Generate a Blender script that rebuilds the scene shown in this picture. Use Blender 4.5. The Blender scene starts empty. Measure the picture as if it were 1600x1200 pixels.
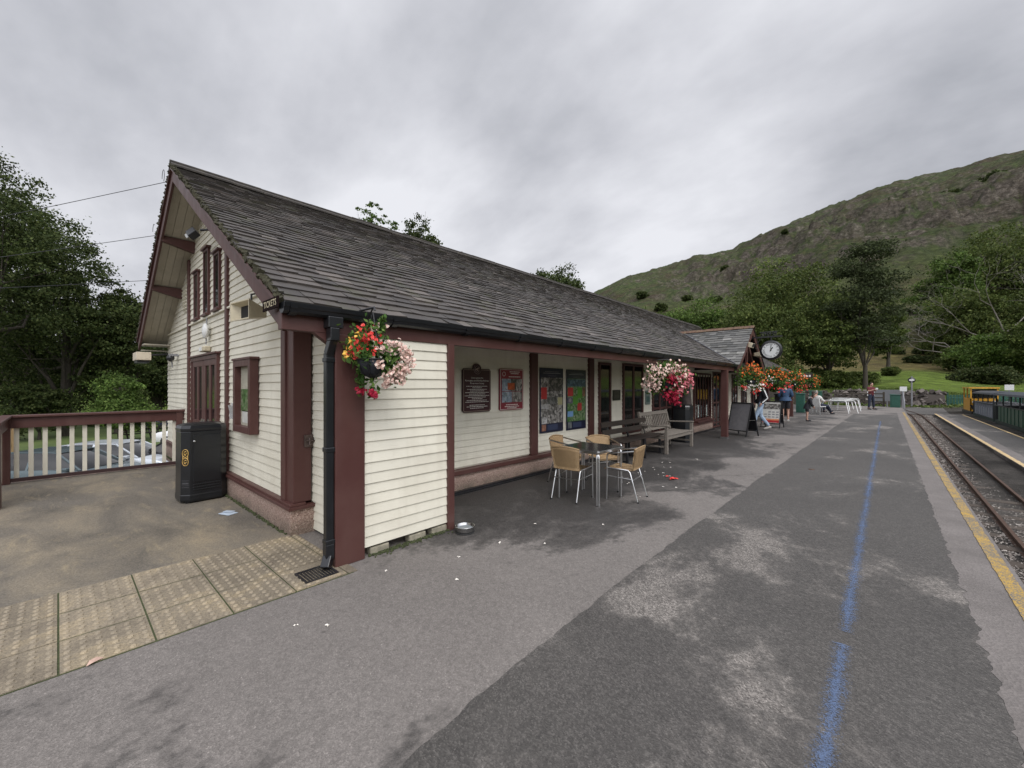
import bpy, bmesh, math, random
import numpy as np
from mathutils import Vector, Matrix, Euler, noise
R=math.radians; PI=math.pi
sc=bpy.context.scene; C=sc.collection
random.seed(7); rng=np.random.default_rng(7)

# ---------------------------------------------------------------- camera
HC=1.6; YAW=math.atan2(585,644)
cd=bpy.data.cameras.new('camera'); cam=bpy.data.objects.new('camera',cd); C.objects.link(cam)
cam.location=(0,0,HC); cam.rotation_euler=(R(90),0,YAW-R(90))
cd.sensor_width=36; cd.lens=36*644/1600; cd.shift_y=0.00125; cd.clip_start=.05; cd.clip_end=6000
sc.camera=cam
sc.view_settings.view_transform='Standard'; sc.view_settings.look='None'
sc.view_settings.exposure=0.0; sc.view_settings.gamma=1.0

# ---------------------------------------------------------------- world: overcast sky
W=bpy.data.worlds.new('World'); sc.world=W; W.use_nodes=True
nt=W.node_tree; nt.nodes.clear(); N=nt.nodes.new; L=nt.links.new
SUN_EL,SUN_AZ=R(50),R(-115)     # azimuth measured from +X towards +Y
out=N('ShaderNodeOutputWorld'); sky=N('ShaderNodeTexSky'); sky.sky_type='NISHITA'; sky.sun_disc=False
sky.sun_elevation=SUN_EL; sky.sun_rotation=R(90)-SUN_AZ
b1=N('ShaderNodeBackground'); b1.inputs[1].default_value=.05; L(sky.outputs[0],b1.inputs[0])
tc=N('ShaderNodeTexCoord'); sep=N('ShaderNodeSeparateXYZ'); L(tc.outputs['Generated'],sep.inputs[0])
# cloud layer: project the direction on a plane high above so that clouds flatten towards the horizon
mz=N('ShaderNodeMath'); mz.operation='MAXIMUM'; L(sep.outputs[2],mz.inputs[0]); mz.inputs[1].default_value=0
az=N('ShaderNodeMath'); az.operation='ADD'; L(mz.outputs[0],az.inputs[0]); az.inputs[1].default_value=.42
dx=N('ShaderNodeMath'); dx.operation='DIVIDE'; L(sep.outputs[0],dx.inputs[0]); L(az.outputs[0],dx.inputs[1])
dy=N('ShaderNodeMath'); dy.operation='DIVIDE'; L(sep.outputs[1],dy.inputs[0]); L(az.outputs[0],dy.inputs[1])
cm0=N('ShaderNodeCombineXYZ'); L(dx.outputs[0],cm0.inputs[0]); L(dy.outputs[0],cm0.inputs[1])
cmb=N('ShaderNodeVectorMath'); cmb.operation='ADD'; L(cm0.outputs[0],cmb.inputs[0]); cmb.inputs[1].default_value=(5,2,1)
n1=N('ShaderNodeTexNoise'); n1.inputs['Scale'].default_value=1.25; n1.inputs['Detail'].default_value=7; n1.inputs['Roughness'].default_value=.5; n1.inputs['Distortion'].default_value=.15
L(cmb.outputs[0],n1.inputs['Vector'])
n2=N('ShaderNodeTexNoise'); n2.inputs['Scale'].default_value=3.2; n2.inputs['Detail'].default_value=6; n2.inputs['Roughness'].default_value=.55
mp=N('ShaderNodeMapping'); mp.inputs['Scale'].default_value=(1,.55,1); mp.inputs['Rotation'].default_value=(0,0,R(25)); L(cmb.outputs[0],mp.inputs[0]); L(mp.outputs[0],n2.inputs['Vector'])
mx=N('ShaderNodeMath'); mx.operation='MULTIPLY_ADD'; L(n2.outputs[0],mx.inputs[0]); mx.inputs[1].default_value=.4
m6=N('ShaderNodeMath'); m6.operation='MULTIPLY'; L(n1.outputs[0],m6.inputs[0]); m6.inputs[1].default_value=.65
L(m6.outputs[0],mx.inputs[2])
cr=N('ShaderNodeValToRGB'); e=cr.color_ramp.elements
e[0].position=.35; e[0].color=(.40,.415,.46,1); e[1].position=.63; e[1].color=(.86,.87,.92,1)
q=e.new(.49); q.color=(.63,.64,.69,1)
L(mx.outputs[0],cr.inputs[0])
# an overcast sky is brighter overhead and round the hidden sun
sv=N('ShaderNodeVectorMath'); sv.operation='DOT_PRODUCT'; L(tc.outputs['Generated'],sv.inputs[0])
sv.inputs[1].default_value=(math.cos(SUN_EL)*math.cos(SUN_AZ),math.cos(SUN_EL)*math.sin(SUN_AZ),math.sin(SUN_EL))
mr=N('ShaderNodeMapRange'); L(sv.outputs['Value'],mr.inputs[0]); mr.inputs[1].default_value=.30; mr.inputs[2].default_value=1; mr.inputs[3].default_value=1; mr.inputs[4].default_value=3.6
b2=N('ShaderNodeBackground'); L(cr.outputs[0],b2.inputs[0]); L(mr.outputs[0],b2.inputs[1])
ms=N('ShaderNodeMixShader'); ms.inputs[0].default_value=.96; L(b1.outputs[0],ms.inputs[1]); L(b2.outputs[0],ms.inputs[2]); L(ms.outputs[0],out.inputs[0])

sd=bpy.data.lights.new('sun','SUN'); sd.energy=1.1; sd.angle=R(25); sd.color=(1,.97,.92)
so=bpy.data.objects.new('sun',sd); C.objects.link(so)
so.rotation_euler=Vector((math.cos(SUN_EL)*math.cos(SUN_AZ),math.cos(SUN_EL)*math.sin(SUN_AZ),math.sin(SUN_EL))).to_track_quat('Z','Y').to_euler()
so.location=(0,-20,30)

# ---------------------------------------------------------------- helpers
class M:
    def __init__(s): s.v=[]; s.f=[]; s.mi=[]; s.sm=[]
    def add(s,vs,fs,mi=0,smooth=False):
        o=len(s.v); s.v.extend([tuple(p) for p in vs])
        for f in fs: s.f.append(tuple(o+i for i in f)); s.mi.append(mi); s.sm.append(smooth)
    def box(s,x0,x1,y0,y1,z0,z1,mi=0):
        s.add([(x0,y0,z0),(x1,y0,z0),(x1,y1,z0),(x0,y1,z0),(x0,y0,z1),(x1,y0,z1),(x1,y1,z1),(x0,y1,z1)],
              [(0,3,2,1),(4,5,6,7),(0,1,5,4),(1,2,6,5),(2,3,7,6),(3,0,4,7)],mi)
    def obox(s,c,size,rot=(0,0,0),mi=0):
        m=Euler(rot).to_matrix(); c=Vector(c); a,b,d=[q/2 for q in size]
        vs=[c+m@Vector((x*a,y*b,z*d)) for z in(-1,1) for x,y in((-1,-1),(1,-1),(1,1),(-1,1))]
        s.add(vs,[(0,3,2,1),(4,5,6,7),(0,1,5,4),(1,2,6,5),(2,3,7,6),(3,0,4,7)],mi)
    def bar(s,p0,p1,w,h,mi=0,up=(0,0,1)):
        p0=Vector(p0);p1=Vector(p1);d=(p1-p0).normalized();u=Vector(up)
        if abs(d.dot(u))>.99:u=Vector((1,0,0))
        sd_=d.cross(u).normalized()*w/2;uu=sd_.cross(d).normalized()*h/2
        vs=[p+a*sd_+b*uu for p in(p0,p1) for a,b in((-1,-1),(1,-1),(1,1),(-1,1))]
        s.add(vs,[(0,1,2,3),(7,6,5,4),(0,4,5,1),(1,5,6,2),(2,6,7,3),(3,7,4,0)],mi)
    def tube(s,pts,r,n=8,mi=0,cap=True):
        pts=[Vector(p) for p in pts]; k=len(pts)
        rs=r if isinstance(r,(list,tuple)) else [r]*k
        vs=[];prev=None
        for i,p in enumerate(pts):
            t=(pts[min(i+1,k-1)]-pts[max(i-1,0)]).normalized()
            if prev is None: a=t.orthogonal().normalized()
            else:
                a=prev-t*prev.dot(t); a=a.normalized() if a.length>1e-6 else t.orthogonal().normalized()
            prev=a;b=t.cross(a)
            for j in range(n):
                q=2*PI*j/n; vs.append(p+(a*math.cos(q)+b*math.sin(q))*rs[i])
        fs=[(i*n+j,i*n+(j+1)%n,(i+1)*n+(j+1)%n,(i+1)*n+j) for i in range(k-1) for j in range(n)]
        s.add(vs,fs,mi,True)
        if cap: s.add(vs[:n],[tuple(range(n-1,-1,-1))],mi); s.add(vs[-n:],[tuple(range(n))],mi)
    def lathe(s,prof,c=(0,0,0),n=20,mi=0,ax='z'):
        vs=[]
        for r,z in prof:
            for j in range(n):
                q=2*PI*j/n; x,y=r*math.cos(q),r*math.sin(q)
                p=(x,y,z) if ax=='z' else ((z,x,y) if ax=='x' else (y,z,x)); vs.append((p[0]+c[0],p[1]+c[1],p[2]+c[2]))
        s.add(vs,[(i*n+j,i*n+(j+1)%n,(i+1)*n+(j+1)%n,(i+1)*n+j) for i in range(len(prof)-1) for j in range(n)],mi,True)
    def prism(s,poly,a0,a1,ax='x',mi=0):
        # poly: 2-D outline; ax x -> (y,z), y -> (x,z), z -> (x,y)
        def P(a,p): return (a,p[0],p[1]) if ax=='x' else ((p[0],a,p[1]) if ax=='y' else (p[0],p[1],a))
        n=len(poly); vs=[P(a0,p) for p in poly]+[P(a1,p) for p in poly]
        s.add(vs,[tuple(range(n-1,-1,-1)),tuple(range(n,2*n))]+[(i,(i+1)%n,n+(i+1)%n,n+i) for i in range(n)],mi)
    def ball(s,c,r,n=10,mi=0):
        r=r if isinstance(r,(list,tuple)) else (r,r,r); k=n//2+1
        vs=[];
        for i in range(k+1):
            t=PI*i/k
            for j in range(n):
                q=2*PI*j/n; vs.append((c[0]+r[0]*math.sin(t)*math.cos(q),c[1]+r[1]*math.sin(t)*math.sin(q),c[2]+r[2]*math.cos(t)))
        s.add(vs,[(i*n+j,(i+1)*n+j,(i+1)*n+(j+1)%n,i*n+(j+1)%n) for i in range(k) for j in range(n)],mi,True)
    def tr(s,mat,start=0):
        for i in range(start,len(s.v)): s.v[i]=tuple(mat@Vector(s.v[i]))
    def build(s,name,mats,parent=None,world=True,bevel=0,sub=0):
        me=bpy.data.meshes.new(name); v=s.v
        if parent is not None and world:
            l=parent_loc(parent); v=[(a-l[0],b-l[1],c-l[2]) for a,b,c in v]
        me.from_pydata(v,[],s.f)
        for m in (mats if isinstance(mats,(list,tuple)) else [mats]): me.materials.append(m)
        me.polygons.foreach_set('material_index',s.mi); me.polygons.foreach_set('use_smooth',s.sm)
        me.update(); o=bpy.data.objects.new(name,me); C.objects.link(o)
        if parent is not None: o.parent=parent
        if bevel:
            b=o.modifiers.new('b','BEVEL'); b.width=bevel; b.segments=2; b.limit_method='ANGLE'; b.angle_limit=R(50)
        if sub:
            b=o.modifiers.new('s','SUBSURF'); b.levels=sub; b.render_levels=sub
        return o
def parent_loc(p):
    l=Vector((0,0,0))
    while p is not None: l+=Vector(p.location); p=p.parent
    return l
def thing(name,label,cat,loc=(0,0,0),rz=0,group=None):
    o=bpy.data.objects.new(name,None); C.objects.link(o); o.location=loc; o.rotation_euler=(0,0,rz); o.empty_display_size=.1
    return tag(o,label,cat,group)
def tag(o,label,cat,group=None,kind=None):
    o['label']=label; o['category']=cat
    if group:o['group']=group
    if kind:o['kind']=kind
    return o
def struct(o,label,cat): o['kind']='structure'; o['label']=label; o['category']=cat; return o
def dup(r,loc,rz=0,label=None,group=None):
    c=cp(r,None); c.location=loc; c.rotation_euler=(0,0,rz)
    if label:c['label']=label
    if group:c['group']=group
    return c
def cp(o,par):
    c=o.copy(); C.objects.link(c)
    if par is not None: c.parent=par
    for ch in list(o.children): cp(ch,c)
    return c
def fastmesh(name,V,Q,mat,parent=None,attr=None,smooth=False):
    me=bpy.data.meshes.new(name); V=np.asarray(V,dtype=np.float32); Q=np.asarray(Q,dtype=np.int32); k=Q.shape[1]
    if parent is not None: V=V-np.array(parent_loc(parent),dtype=np.float32)
    me.vertices.add(len(V)); me.vertices.foreach_set('co',V.ravel())
    me.loops.add(Q.size); me.loops.foreach_set('vertex_index',Q.ravel())
    me.polygons.add(len(Q)); me.polygons.foreach_set('loop_start',np.arange(0,Q.size,k,dtype=np.int32)); 
    me.polygons.foreach_set('use_smooth',np.full(len(Q),smooth))
    me.update(calc_edges=True); me.validate()
    for m in (mat if isinstance(mat,(list,tuple)) else [mat]): me.materials.append(m)
    if attr is not None:
        for nm,a in attr.items():
            t=me.attributes.new(nm,'FLOAT','POINT'); t.data.foreach_set('value',np.asarray(a,dtype=np.float32))
    o=bpy.data.objects.new(name,me); C.objects.link(o)
    if parent is not None:o.parent=parent
    return o

# ---------------------------------------------------------------- materials
class NM:
    def __init__(s,name,rough=.6,metal=0,spec=.5):
        s.m=bpy.data.materials.new(name); s.m.use_nodes=True; s.t=s.m.node_tree; s.b=s.t.nodes['Principled BSDF']
        s.b.inputs['Roughness'].default_value=rough; s.b.inputs['Metallic'].default_value=metal; s.b.inputs['Specular IOR Level'].default_value=spec
        s.tc=s.n('TexCoord')
    def n(s,k,**kw):
        x=s.t.nodes.new('ShaderNode'+k)
        for a,b in kw.items(): setattr(x,a,b)
        return x
    def l(s,a,b): s.t.links.new(a,b)
    def noise(s,scale,detail=4,rough=.55,dist=0,vec=None,stretch=None):
        x=s.n('TexNoise'); x.inputs['Scale'].default_value=scale; x.inputs['Detail'].default_value=detail; x.inputs['Roughness'].default_value=rough; x.inputs['Distortion'].default_value=dist
        src=vec or s.tc.outputs['Object']
        if stretch:
            m=s.n('Mapping'); m.inputs['Scale'].default_value=stretch; s.l(src,m.inputs[0]); src=m.outputs[0]
        s.l(src,x.inputs['Vector']); return x.outputs[0]
    def ramp(s,src,stops):
        r=s.n('ValToRGB'); e=r.color_ramp.elements
        while len(e)<len(stops): e.new(.5)
        for q,(p,c) in zip(e,stops):
            q.position=p; q.color=(c,c,c,1) if isinstance(c,(int,float)) else (*c,1)
        s.l(src,r.inputs[0]); return r.outputs[0]
    def mix(s,f,a,b,mode='MIX'):
        x=s.n('Mix',data_type='RGBA',blend_type=mode)
        for i,v in((0,f),(6,a),(7,b)):
            if isinstance(v,(int,float)): x.inputs[i].default_value=v if i==0 else (v,v,v,1)
            elif isinstance(v,tuple): x.inputs[i].default_value=(*v,1)
            else: s.l(v,x.inputs[i])
        return x.outputs[2]
    def math(s,op,a,b=0.,c=None):
        x=s.n('Math',operation=op)
        for i,v in enumerate((a,b) if c is None else (a,b,c)):
            if isinstance(v,(int,float)): x.inputs[i].default_value=v
            else: s.l(v,x.inputs[i])
        return x.outputs[0]
    def island(s): return s.n('NewGeometry').outputs['Random Per Island']
    def attr(s,nm): x=s.n('Attribute'); x.attribute_name=nm; return x.outputs['Fac']
    def xyz(s):
        x=s.n('SeparateXYZ'); s.l(s.tc.outputs['Object'],x.inputs[0]); return x.outputs
    def col(s,c):
        if isinstance(c,tuple): s.b.inputs['Base Color'].default_value=(*c,1)
        else: s.l(c,s.b.inputs['Base Color'])
        return s
    def rough(s,c): s.l(c,s.b.inputs['Roughness']); return s
    def bump(s,src,strength=.3,dist=.01):
        b=s.n('Bump'); b.inputs['Strength'].default_value=strength; b.inputs['Distance'].default_value=dist
        s.l(src,b.inputs['Height']); s.l(b.outputs[0],s.b.inputs['Normal']); return s
def simple(name,c,rough=.5,metal=0,var=.12,scale=9,spec=.5,bump=0):
    m=NM(name,rough,metal,spec); n=m.noise(scale,5,.6)
    lo=tuple(x*(1-var) for x in c); hi=tuple(min(1,x*(1+var)) for x in c)
    m.col(m.ramp(n,[(.3,lo),(.7,hi)]))
    if bump: m.bump(m.noise(scale*12,4),bump,.003)
    return m.m

def painted(name,c,dirt,rough=.45,streak=(1,1,.12)):
    m=NM(name,rough,0,.4)
    a=m.noise(2.2,5,.6); b=m.noise(6,5,.65,stretch=streak); i=m.island()
    col=m.mix(m.ramp(a,[(.35,0.),(.75,.5)]),c,dirt)
    col=m.mix(m.ramp(b,[(.5,0.),(.8,.45)]),col,dirt)
    col=m.mix(.5,col,m.mix(1,col,m.ramp(i,[(0,.86),(1,1.)]),'MULTIPLY'))
    m.col(col); m.bump(m.noise(140,3,stretch=(1,1,.2)),.12,.002)
    m.rough(m.ramp(b,[(.3,rough*.85),(.8,min(1,rough*1.4))]))
    return m.m
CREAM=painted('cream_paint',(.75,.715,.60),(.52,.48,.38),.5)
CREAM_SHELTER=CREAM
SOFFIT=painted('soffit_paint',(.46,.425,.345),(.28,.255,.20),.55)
MAROON=painted('maroon_paint',(.080,.031,.027),(.125,.066,.055),.42)
BLACKP=simple('black_plastic',(.010,.011,.013),.28,0,.3,4)
BLACKM=simple('black_metal',(.015,.015,.017),.35,0,.3,6)
ALU=simple('brushed_aluminium',(.62,.62,.62),.28,1,.06,20)
WHITEP=simple('white_paint',(.72,.72,.70),.4)
BEIGE=simple('beige_plastic',(.52,.46,.33),.5,0,.1)
GREYP=simple('grey_paint',(.22,.22,.23),.5)
GREENP=simple('green_paint',(.02,.085,.06),.45,0,.2)
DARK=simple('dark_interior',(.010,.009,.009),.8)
SKIN=simple('skin',(.46,.27,.20),.55)
RUBBER=simple('rubber',(.02,.02,.02),.8)
YEL=simple('yellow_paint',(.58,.30,.03),.4,0,.12)

m=NM('window_glass',.04,0,.7); m.col(m.ramp(m.noise(1.3,3),[(.35,(.006,.007,.008)),(.7,(.022,.02,.018))])); GLASS=m.m
m=NM('clear_glass',.03,0,.6); m.b.inputs['Transmission Weight'].default_value=1; m.b.inputs['Base Color'].default_value=(.75,.8,.78,1)
m.b.inputs['IOR'].default_value=1.02; CLEAR=m.m

# roof slates: each slate is its own island
def slate(name,a,b,c,mossy=.5):
    m=NM(name,.62,0,.45); i=m.island()
    base=m.ramp(i,[(0,a),(.35,b),(.62,c),(.82,b),(.97,tuple(x*1.7 for x in c))])
    n=m.noise(7,6,.7); col=m.mix(m.ramp(n,[(.35,.55),(.65,0.)]),base,m.mix(1,base,.55,'MULTIPLY'))
    li=m.noise(34,4,.7); col=m.mix(m.ramp(li,[(.64,0.),(.74,.55)]),col,(.20,.20,.17))
    mo=m.noise(2.6,6,.75); col=m.mix(m.ramp(mo,[(.52,0.),(.68,mossy)]),col,(.055,.058,.022))
    m.col(col); m.bump(m.noise(60,5,.7),.5,.004)
    m.rough(m.ramp(n,[(.3,.42),(.7,.8)])); return m.m
SLATE=slate('roof_slate',(.044,.038,.035),(.060,.052,.047),(.080,.068,.060),.6)
SLATE2=slate('green_slate',(.065,.065,.062),(.11,.108,.102),(.16,.155,.145),.3)
m=NM('ridge_stone',.85); n=m.noise(9,6,.7); m.col(m.ramp(n,[(.3,(.018,.016,.013)),(.55,(.045,.038,.032)),(.75,(.09,.078,.045))])); m.bump(n,.8,.02); RIDGE=m.m
m=NM('red_ridge',.85); n=m.noise(9,6,.7); m.col(m.ramp(n,[(.3,(.05,.032,.02)),(.5,(.13,.07,.045)),(.75,(.14,.13,.06))])); m.bump(n,.8,.02); RIDGE2=m.m

# pebbledash plinth
m=NM('pebbledash',.85); v=m.n('TexVoronoi'); v.inputs['Scale'].default_value=95; m.l(m.tc.outputs['Object'],v.inputs['Vector'])
i=m.ramp(v.outputs['Color'],[(0,(.17,.11,.085)),(.5,(.36,.245,.20)),(1,(.50,.40,.33))])
g_=m.noise(3,5,.7); z=m.xyz()[2]
low=m.math('MULTIPLY',m.ramp(g_,[(.35,.2),(.65,1.)]),m.ramp(m.math('MULTIPLY_ADD',z,3,.35),[(.45,1.),(.95,0.)]))
col=m.mix(m.math('MULTIPLY',low,.75),i,(.045,.045,.025)); m.col(col); m.bump(v.outputs['Distance'],.9,.008); PEBBLE=m.m
PEB_NODES=None

def asphalt(name,dry,wetc,grain,thr,shelter=False,fine=(.5,1.35)):
    m=NM(name,.85,0,.4); x,y,z=m.xyz()
    gr=m.n('TexVoronoi'); gr.inputs['Scale'].default_value=grain; m.l(m.tc.outputs['Object'],gr.inputs['Vector'])
    sp=m.ramp(gr.outputs['Color'],[(0,fine[0]),(.55,.95),(.9,fine[1]),(1,fine[1]*1.5)])
    big=m.noise(.55,5,.6,.3); tone=m.ramp(big,[(.3,.84),(.7,1.12)])
    d=m.mix(1,m.mix(1,dry,sp,'MULTIPLY'),tone,'MULTIPLY')
    # damp patches where the surface holds water
    p=m.noise(.62,10,.70,.3,stretch=(.8,1.05,1)); f=m.noise(11,8,.8)
    pp=m.math('ADD',p,m.math('MULTIPLY_ADD',f,.26,-.05)); pp=m.math('MULTIPLY_ADD',m.ramp(gr.outputs['Color'],[(0,0.),(1,1.)]),.05,pp)
    if shelter:
        # dripline and shade of the eaves keep the ground beside the building damp
        ax=m.ramp(m.math('MULTIPLY_ADD',y,.25,0),[(.42,0.),(.62,.10),(.85,.24)])
        bx=m.ramp(m.math('MULTIPLY',x,.05),[(.12,0.),(.2,1.),(.62,.8),(1,.5)])
        pp=m.math('ADD',pp,m.math('MULTIPLY',ax,bx))
    if not shelter and thr==.525:
        for (bx_,by_,br_,am) in ((2.75,.62,.9,.10),(3.1,1.25,.8,.08),(4.7,1.0,1.2,.06)):
            dd=m.math('SQRT',m.math('ADD',m.math('POWER',m.math('SUBTRACT',x,bx_),2.),m.math('POWER',m.math('MULTIPLY',m.math('SUBTRACT',y,by_),1.6),2.)))
            pp=m.math('SUBTRACT',pp,m.ramp(m.math('MULTIPLY',dd,.5),[(0,am),(br_*.5,0.)]))
    wet=m.ramp(pp,[(thr-.02,0.),(thr+.035,.7),(thr+.13,1.)] if shelter else [(thr-.025,0.),(thr+.02,.8),(thr+.07,1.)])
    w=m.mix(1,m.mix(1,wetc,m.ramp(gr.outputs['Color'],[(0,.55),(.6,1.),(1,1.7)]),'MULTIPLY'),tone,'MULTIPLY')
    col=m.mix(wet,d,w)
    g3=m.n('TexVoronoi'); g3.inputs['Scale'].default_value=42; m.l(m.tc.outputs['Object'],g3.inputs['Vector'])
    col=m.mix(1,col,m.ramp(g3.outputs['Color'],[(0,.86),(1,1.13)]),'MULTIPLY')
    sp_=m.n('TexVoronoi'); sp_.inputs['Scale'].default_value=2.3; m.l(m.tc.outputs['Object'],sp_.inputs['Vector'])
    col=m.mix(m.ramp(m.math('ADD',sp_.outputs['Distance'],m.math('MULTIPLY',m.noise(22,4),.06)),[(.055,.55),(.075,0.)]),col,(.05,.045,.042))
    lg=m.n('TexVoronoi'); lg.inputs['Scale'].default_value=5.1; m.l(m.tc.outputs['Object'],lg.inputs['Vector'])
    col=m.mix(m.ramp(m.math('ADD',lg.outputs['Distance'],m.math('MULTIPLY',m.noise(30,4),.05)),[(.045,.35),(.06,0.)]),col,(.30,.28,.25))
    # small stains and lichen spots
    st=m.noise(3.3,7,.8); col=m.mix(m.ramp(st,[(.62,0.),(.74,.5)]),col,tuple(c*.45 for c in dry))
    m.col(col); m.rough(m.ramp(wet,[(0,.9),(1,.62)])); m.bump(gr.outputs['Distance'],.55,.004)
    return m
ASPH=asphalt('worn_asphalt',(.180,.162,.148),(.046,.042,.039),150,.655,True,(.72,1.24)).m
a=asphalt('new_asphalt',(.18,.163,.147),(.074,.068,.062),125,.525,False,(.30,1.75)); ASPH2=a.m
m=NM('edge_concrete',.9); v=m.n('TexVoronoi'); v.inputs['Scale'].default_value=70; m.l(m.tc.outputs['Object'],v.inputs['Vector'])
n=m.noise(1.6,7,.7); col=m.mix(m.ramp(v.outputs['Color'],[(0,.2),(1,.6)]),m.ramp(n,[(.3,(.13,.115,.105)),(.65,(.235,.21,.195))]),(.10,.09,.085)); m.col(col); m.bump(v.outputs['Distance'],.6,.006); KERB=m.m
def roadpaint(name,c,under,thr,gs=120):
    m=NM(name,.8); v=m.n('TexVoronoi'); v.inputs['Scale'].default_value=gs; m.l(m.tc.outputs['Object'],v.inputs['Vector'])
    n=m.noise(5,7,.75); k=m.math('MULTIPLY_ADD',m.ramp(v.outputs['Color'],[(0,0.),(1,1.)]),.4,n)
    m.col(m.mix(m.ramp(k,[(thr,0.),(thr+.12,1.)]),c,under)); m.bump(v.outputs['Distance'],.5,.004); return m.m
YLINE=roadpaint('yellow_line_paint',(.42,.265,.055),(.17,.145,.11),.62)
YLINE2=roadpaint('cream_line_paint',(.55,.40,.20),(.16,.14,.12),.78)
def blue():
    m=NM('blue_line_paint',.8); x,y,z=m.xyz(); v=m.n('TexVoronoi'); v.inputs['Scale'].default_value=150; m.l(m.tc.outputs['Object'],v.inputs['Vector'])
    w=m.noise(.9,4,.6); c=m.math('ADD',.20,m.math('MULTIPLY_ADD',w,.05,-.025))
    d=m.math('MULTIPLY',m.math('ABSOLUTE',m.math('SUBTRACT',y,c)),7.5)
    k=m.math('ADD',m.math('ADD',d,m.math('MULTIPLY',m.ramp(v.outputs['Color'],[(0,0.),(1,1.)]),.55)),m.math('MULTIPLY',m.noise(3.5,8,.75),.9))
    al=m.ramp(k,[(.66,.72),(1.04,0.)])
    m.col(m.mix(m.noise(30,4),(.085,.135,.255),(.135,.19,.31))); m.l(al,m.b.inputs['Alpha']); m.bump(v.outputs['Distance'],.5,.004); return m.m
BLINE=blue()
m=NM('deck_concrete',.8,0,.45); n=m.noise(1.3,7,.65,.6,stretch=(1,.5,1)); f=m.noise(55,4,.7); s_=m.noise(.5,4,.5,.3)
col=m.ramp(n,[(.28,(.055,.048,.040)),(.45,(.125,.108,.085)),(.58,(.21,.175,.125)),(.72,(.30,.24,.155))])
col=m.mix(m.ramp(s_,[(.38,.6),(.55,0.)]),col,(.135,.122,.106)); col=m.mix(m.ramp(f,[(.4,0.),(.8,.45)]),col,(.28,.24,.18))
v=m.n('TexVoronoi'); v.inputs['Scale'].default_value=130; m.l(m.tc.outputs['Object'],v.inputs['Vector']); col=m.mix(1,col,m.ramp(v.outputs['Color'],[(0,.68),(1,1.28)]),'MULTIPLY'); st=m.noise(5,6,.8,.5,stretch=(1,.3,1)); col=m.mix(m.ramp(st,[(.55,0.),(.68,.5)]),col,(.34,.275,.17)); m.col(col); m.bump(m.math('ADD',f,m.math('MULTIPLY',n,2)),.3,.004); DECK=m.m
m=NM('tactile_slab',.8); i=m.island(); n=m.noise(2.4,7,.7,.5); f=m.noise(90,4,.7)
base=m.ramp(n,[(.3,(.165,.135,.098)),(.5,(.28,.232,.165)),(.68,(.41,.325,.20))])
col=m.mix(m.ramp(f,[(.35,.5),(.6,0.)]),base,(.10,.085,.065)); col=m.mix(1,col,m.ramp(i,[(0,.80),(1,1.12)]),'MULTIPLY'); v=m.n('TexVoronoi'); v.inputs['Scale'].default_value=160; m.l(m.tc.outputs['Object'],v.inputs['Vector']); col=m.mix(1,col,m.ramp(v.outputs['Color'],[(0,.7),(1,1.25)]),'MULTIPLY'); m.col(col); m.bump(f,.5,.003); TACT=m.m
m=NM('worn_stud',.7); m.col(m.ramp(m.noise(2.4,7,.7,.5),[(.3,(.18,.15,.11)),(.5,(.285,.238,.172)),(.68,(.41,.33,.215))])); STUD=m.m
MOSS=simple('moss',(.05,.06,.022),.9,0,.5,60)
m=NM('ballast',.9); v=m.n('TexVoronoi'); v.inputs['Scale'].default_value=24; m.l(m.tc.outputs['Object'],v.inputs['Vector'])
m.col(m.mix(m.ramp(m.noise(1.5,5),[(.35,0.),(.7,.6)]),m.ramp(v.outputs['Color'],[(0,(.09,.08,.07)),(.5,(.23,.205,.18)),(1,(.40,.36,.32))]),(.12,.098,.08))); m.bump(v.outputs['Distance'],1,.04); BALLAST=m.m
m=NM('ballast_stone',.85); i=m.island(); m.col(m.ramp(i,[(0,(.09,.08,.07)),(.4,(.21,.18,.16)),(.75,(.32,.285,.255)),(1,(.48,.44,.39))])); STONE=m.m
RUST=simple('rusty_rail',(.085,.048,.032),.6,.4,.35,25)
m=NM('sleeper_wood',.9); n=m.noise(14,6,.7,stretch=(4,.6,1)); m.col(m.ramp(n,[(.3,(.028,.022,.018)),(.7,(.10,.078,.06))])); m.bump(n,.8,.01); SLEEP=m.m
def wood(name,lo,hi,st=(8,8,.8),rough=.8):
    m=NM(name,rough); n=m.noise(6,7,.7,.4,stretch=st); m.col(m.ramp(n,[(.3,lo),(.7,hi)])); m.bump(n,.35,.004); return m.m
TEAK=wood('weathered_teak',(.10,.085,.07),(.25,.22,.185),(1.2,12,12))
DKWOOD=wood('dark_stained_wood',(.014,.010,.008),(.04,.028,.022),(1.2,12,12),.5)
FENCEW=wood('pine_fence_wood',(.17,.11,.05),(.30,.20,.10))
TRUNK=wood('bark',(.025,.021,.016),(.085,.072,.055),(3,3,.6),.95)
DEADW=wood('bare_branch_wood',(.10,.09,.078),(.22,.20,.17),(3,3,.6),.9)
# rattan weave
m=NM('rattan_weave',.6); w1=m.n('TexWave',wave_type='BANDS',bands_direction='Z'); w1.inputs['Scale'].default_value=55; w1.inputs['Distortion'].default_value=.4
w2=m.n('TexWave',wave_type='BANDS',bands_direction='Y'); w2.inputs['Scale'].default_value=38
for w in(w1,w2): m.l(m.tc.outputs['Object'],w.inputs['Vector'])
mu=m.math('MULTIPLY',w1.outputs['Fac'],w2.outputs['Fac']); ad=m.math('MULTIPLY_ADD',m.noise(20,3),.3,mu)
m.col(m.ramp(ad,[(.1,(.14,.085,.038)),(.5,(.36,.235,.115)),(1,(.50,.36,.20))])); m.bump(mu,.6,.003); RATTAN=m.m

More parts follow.
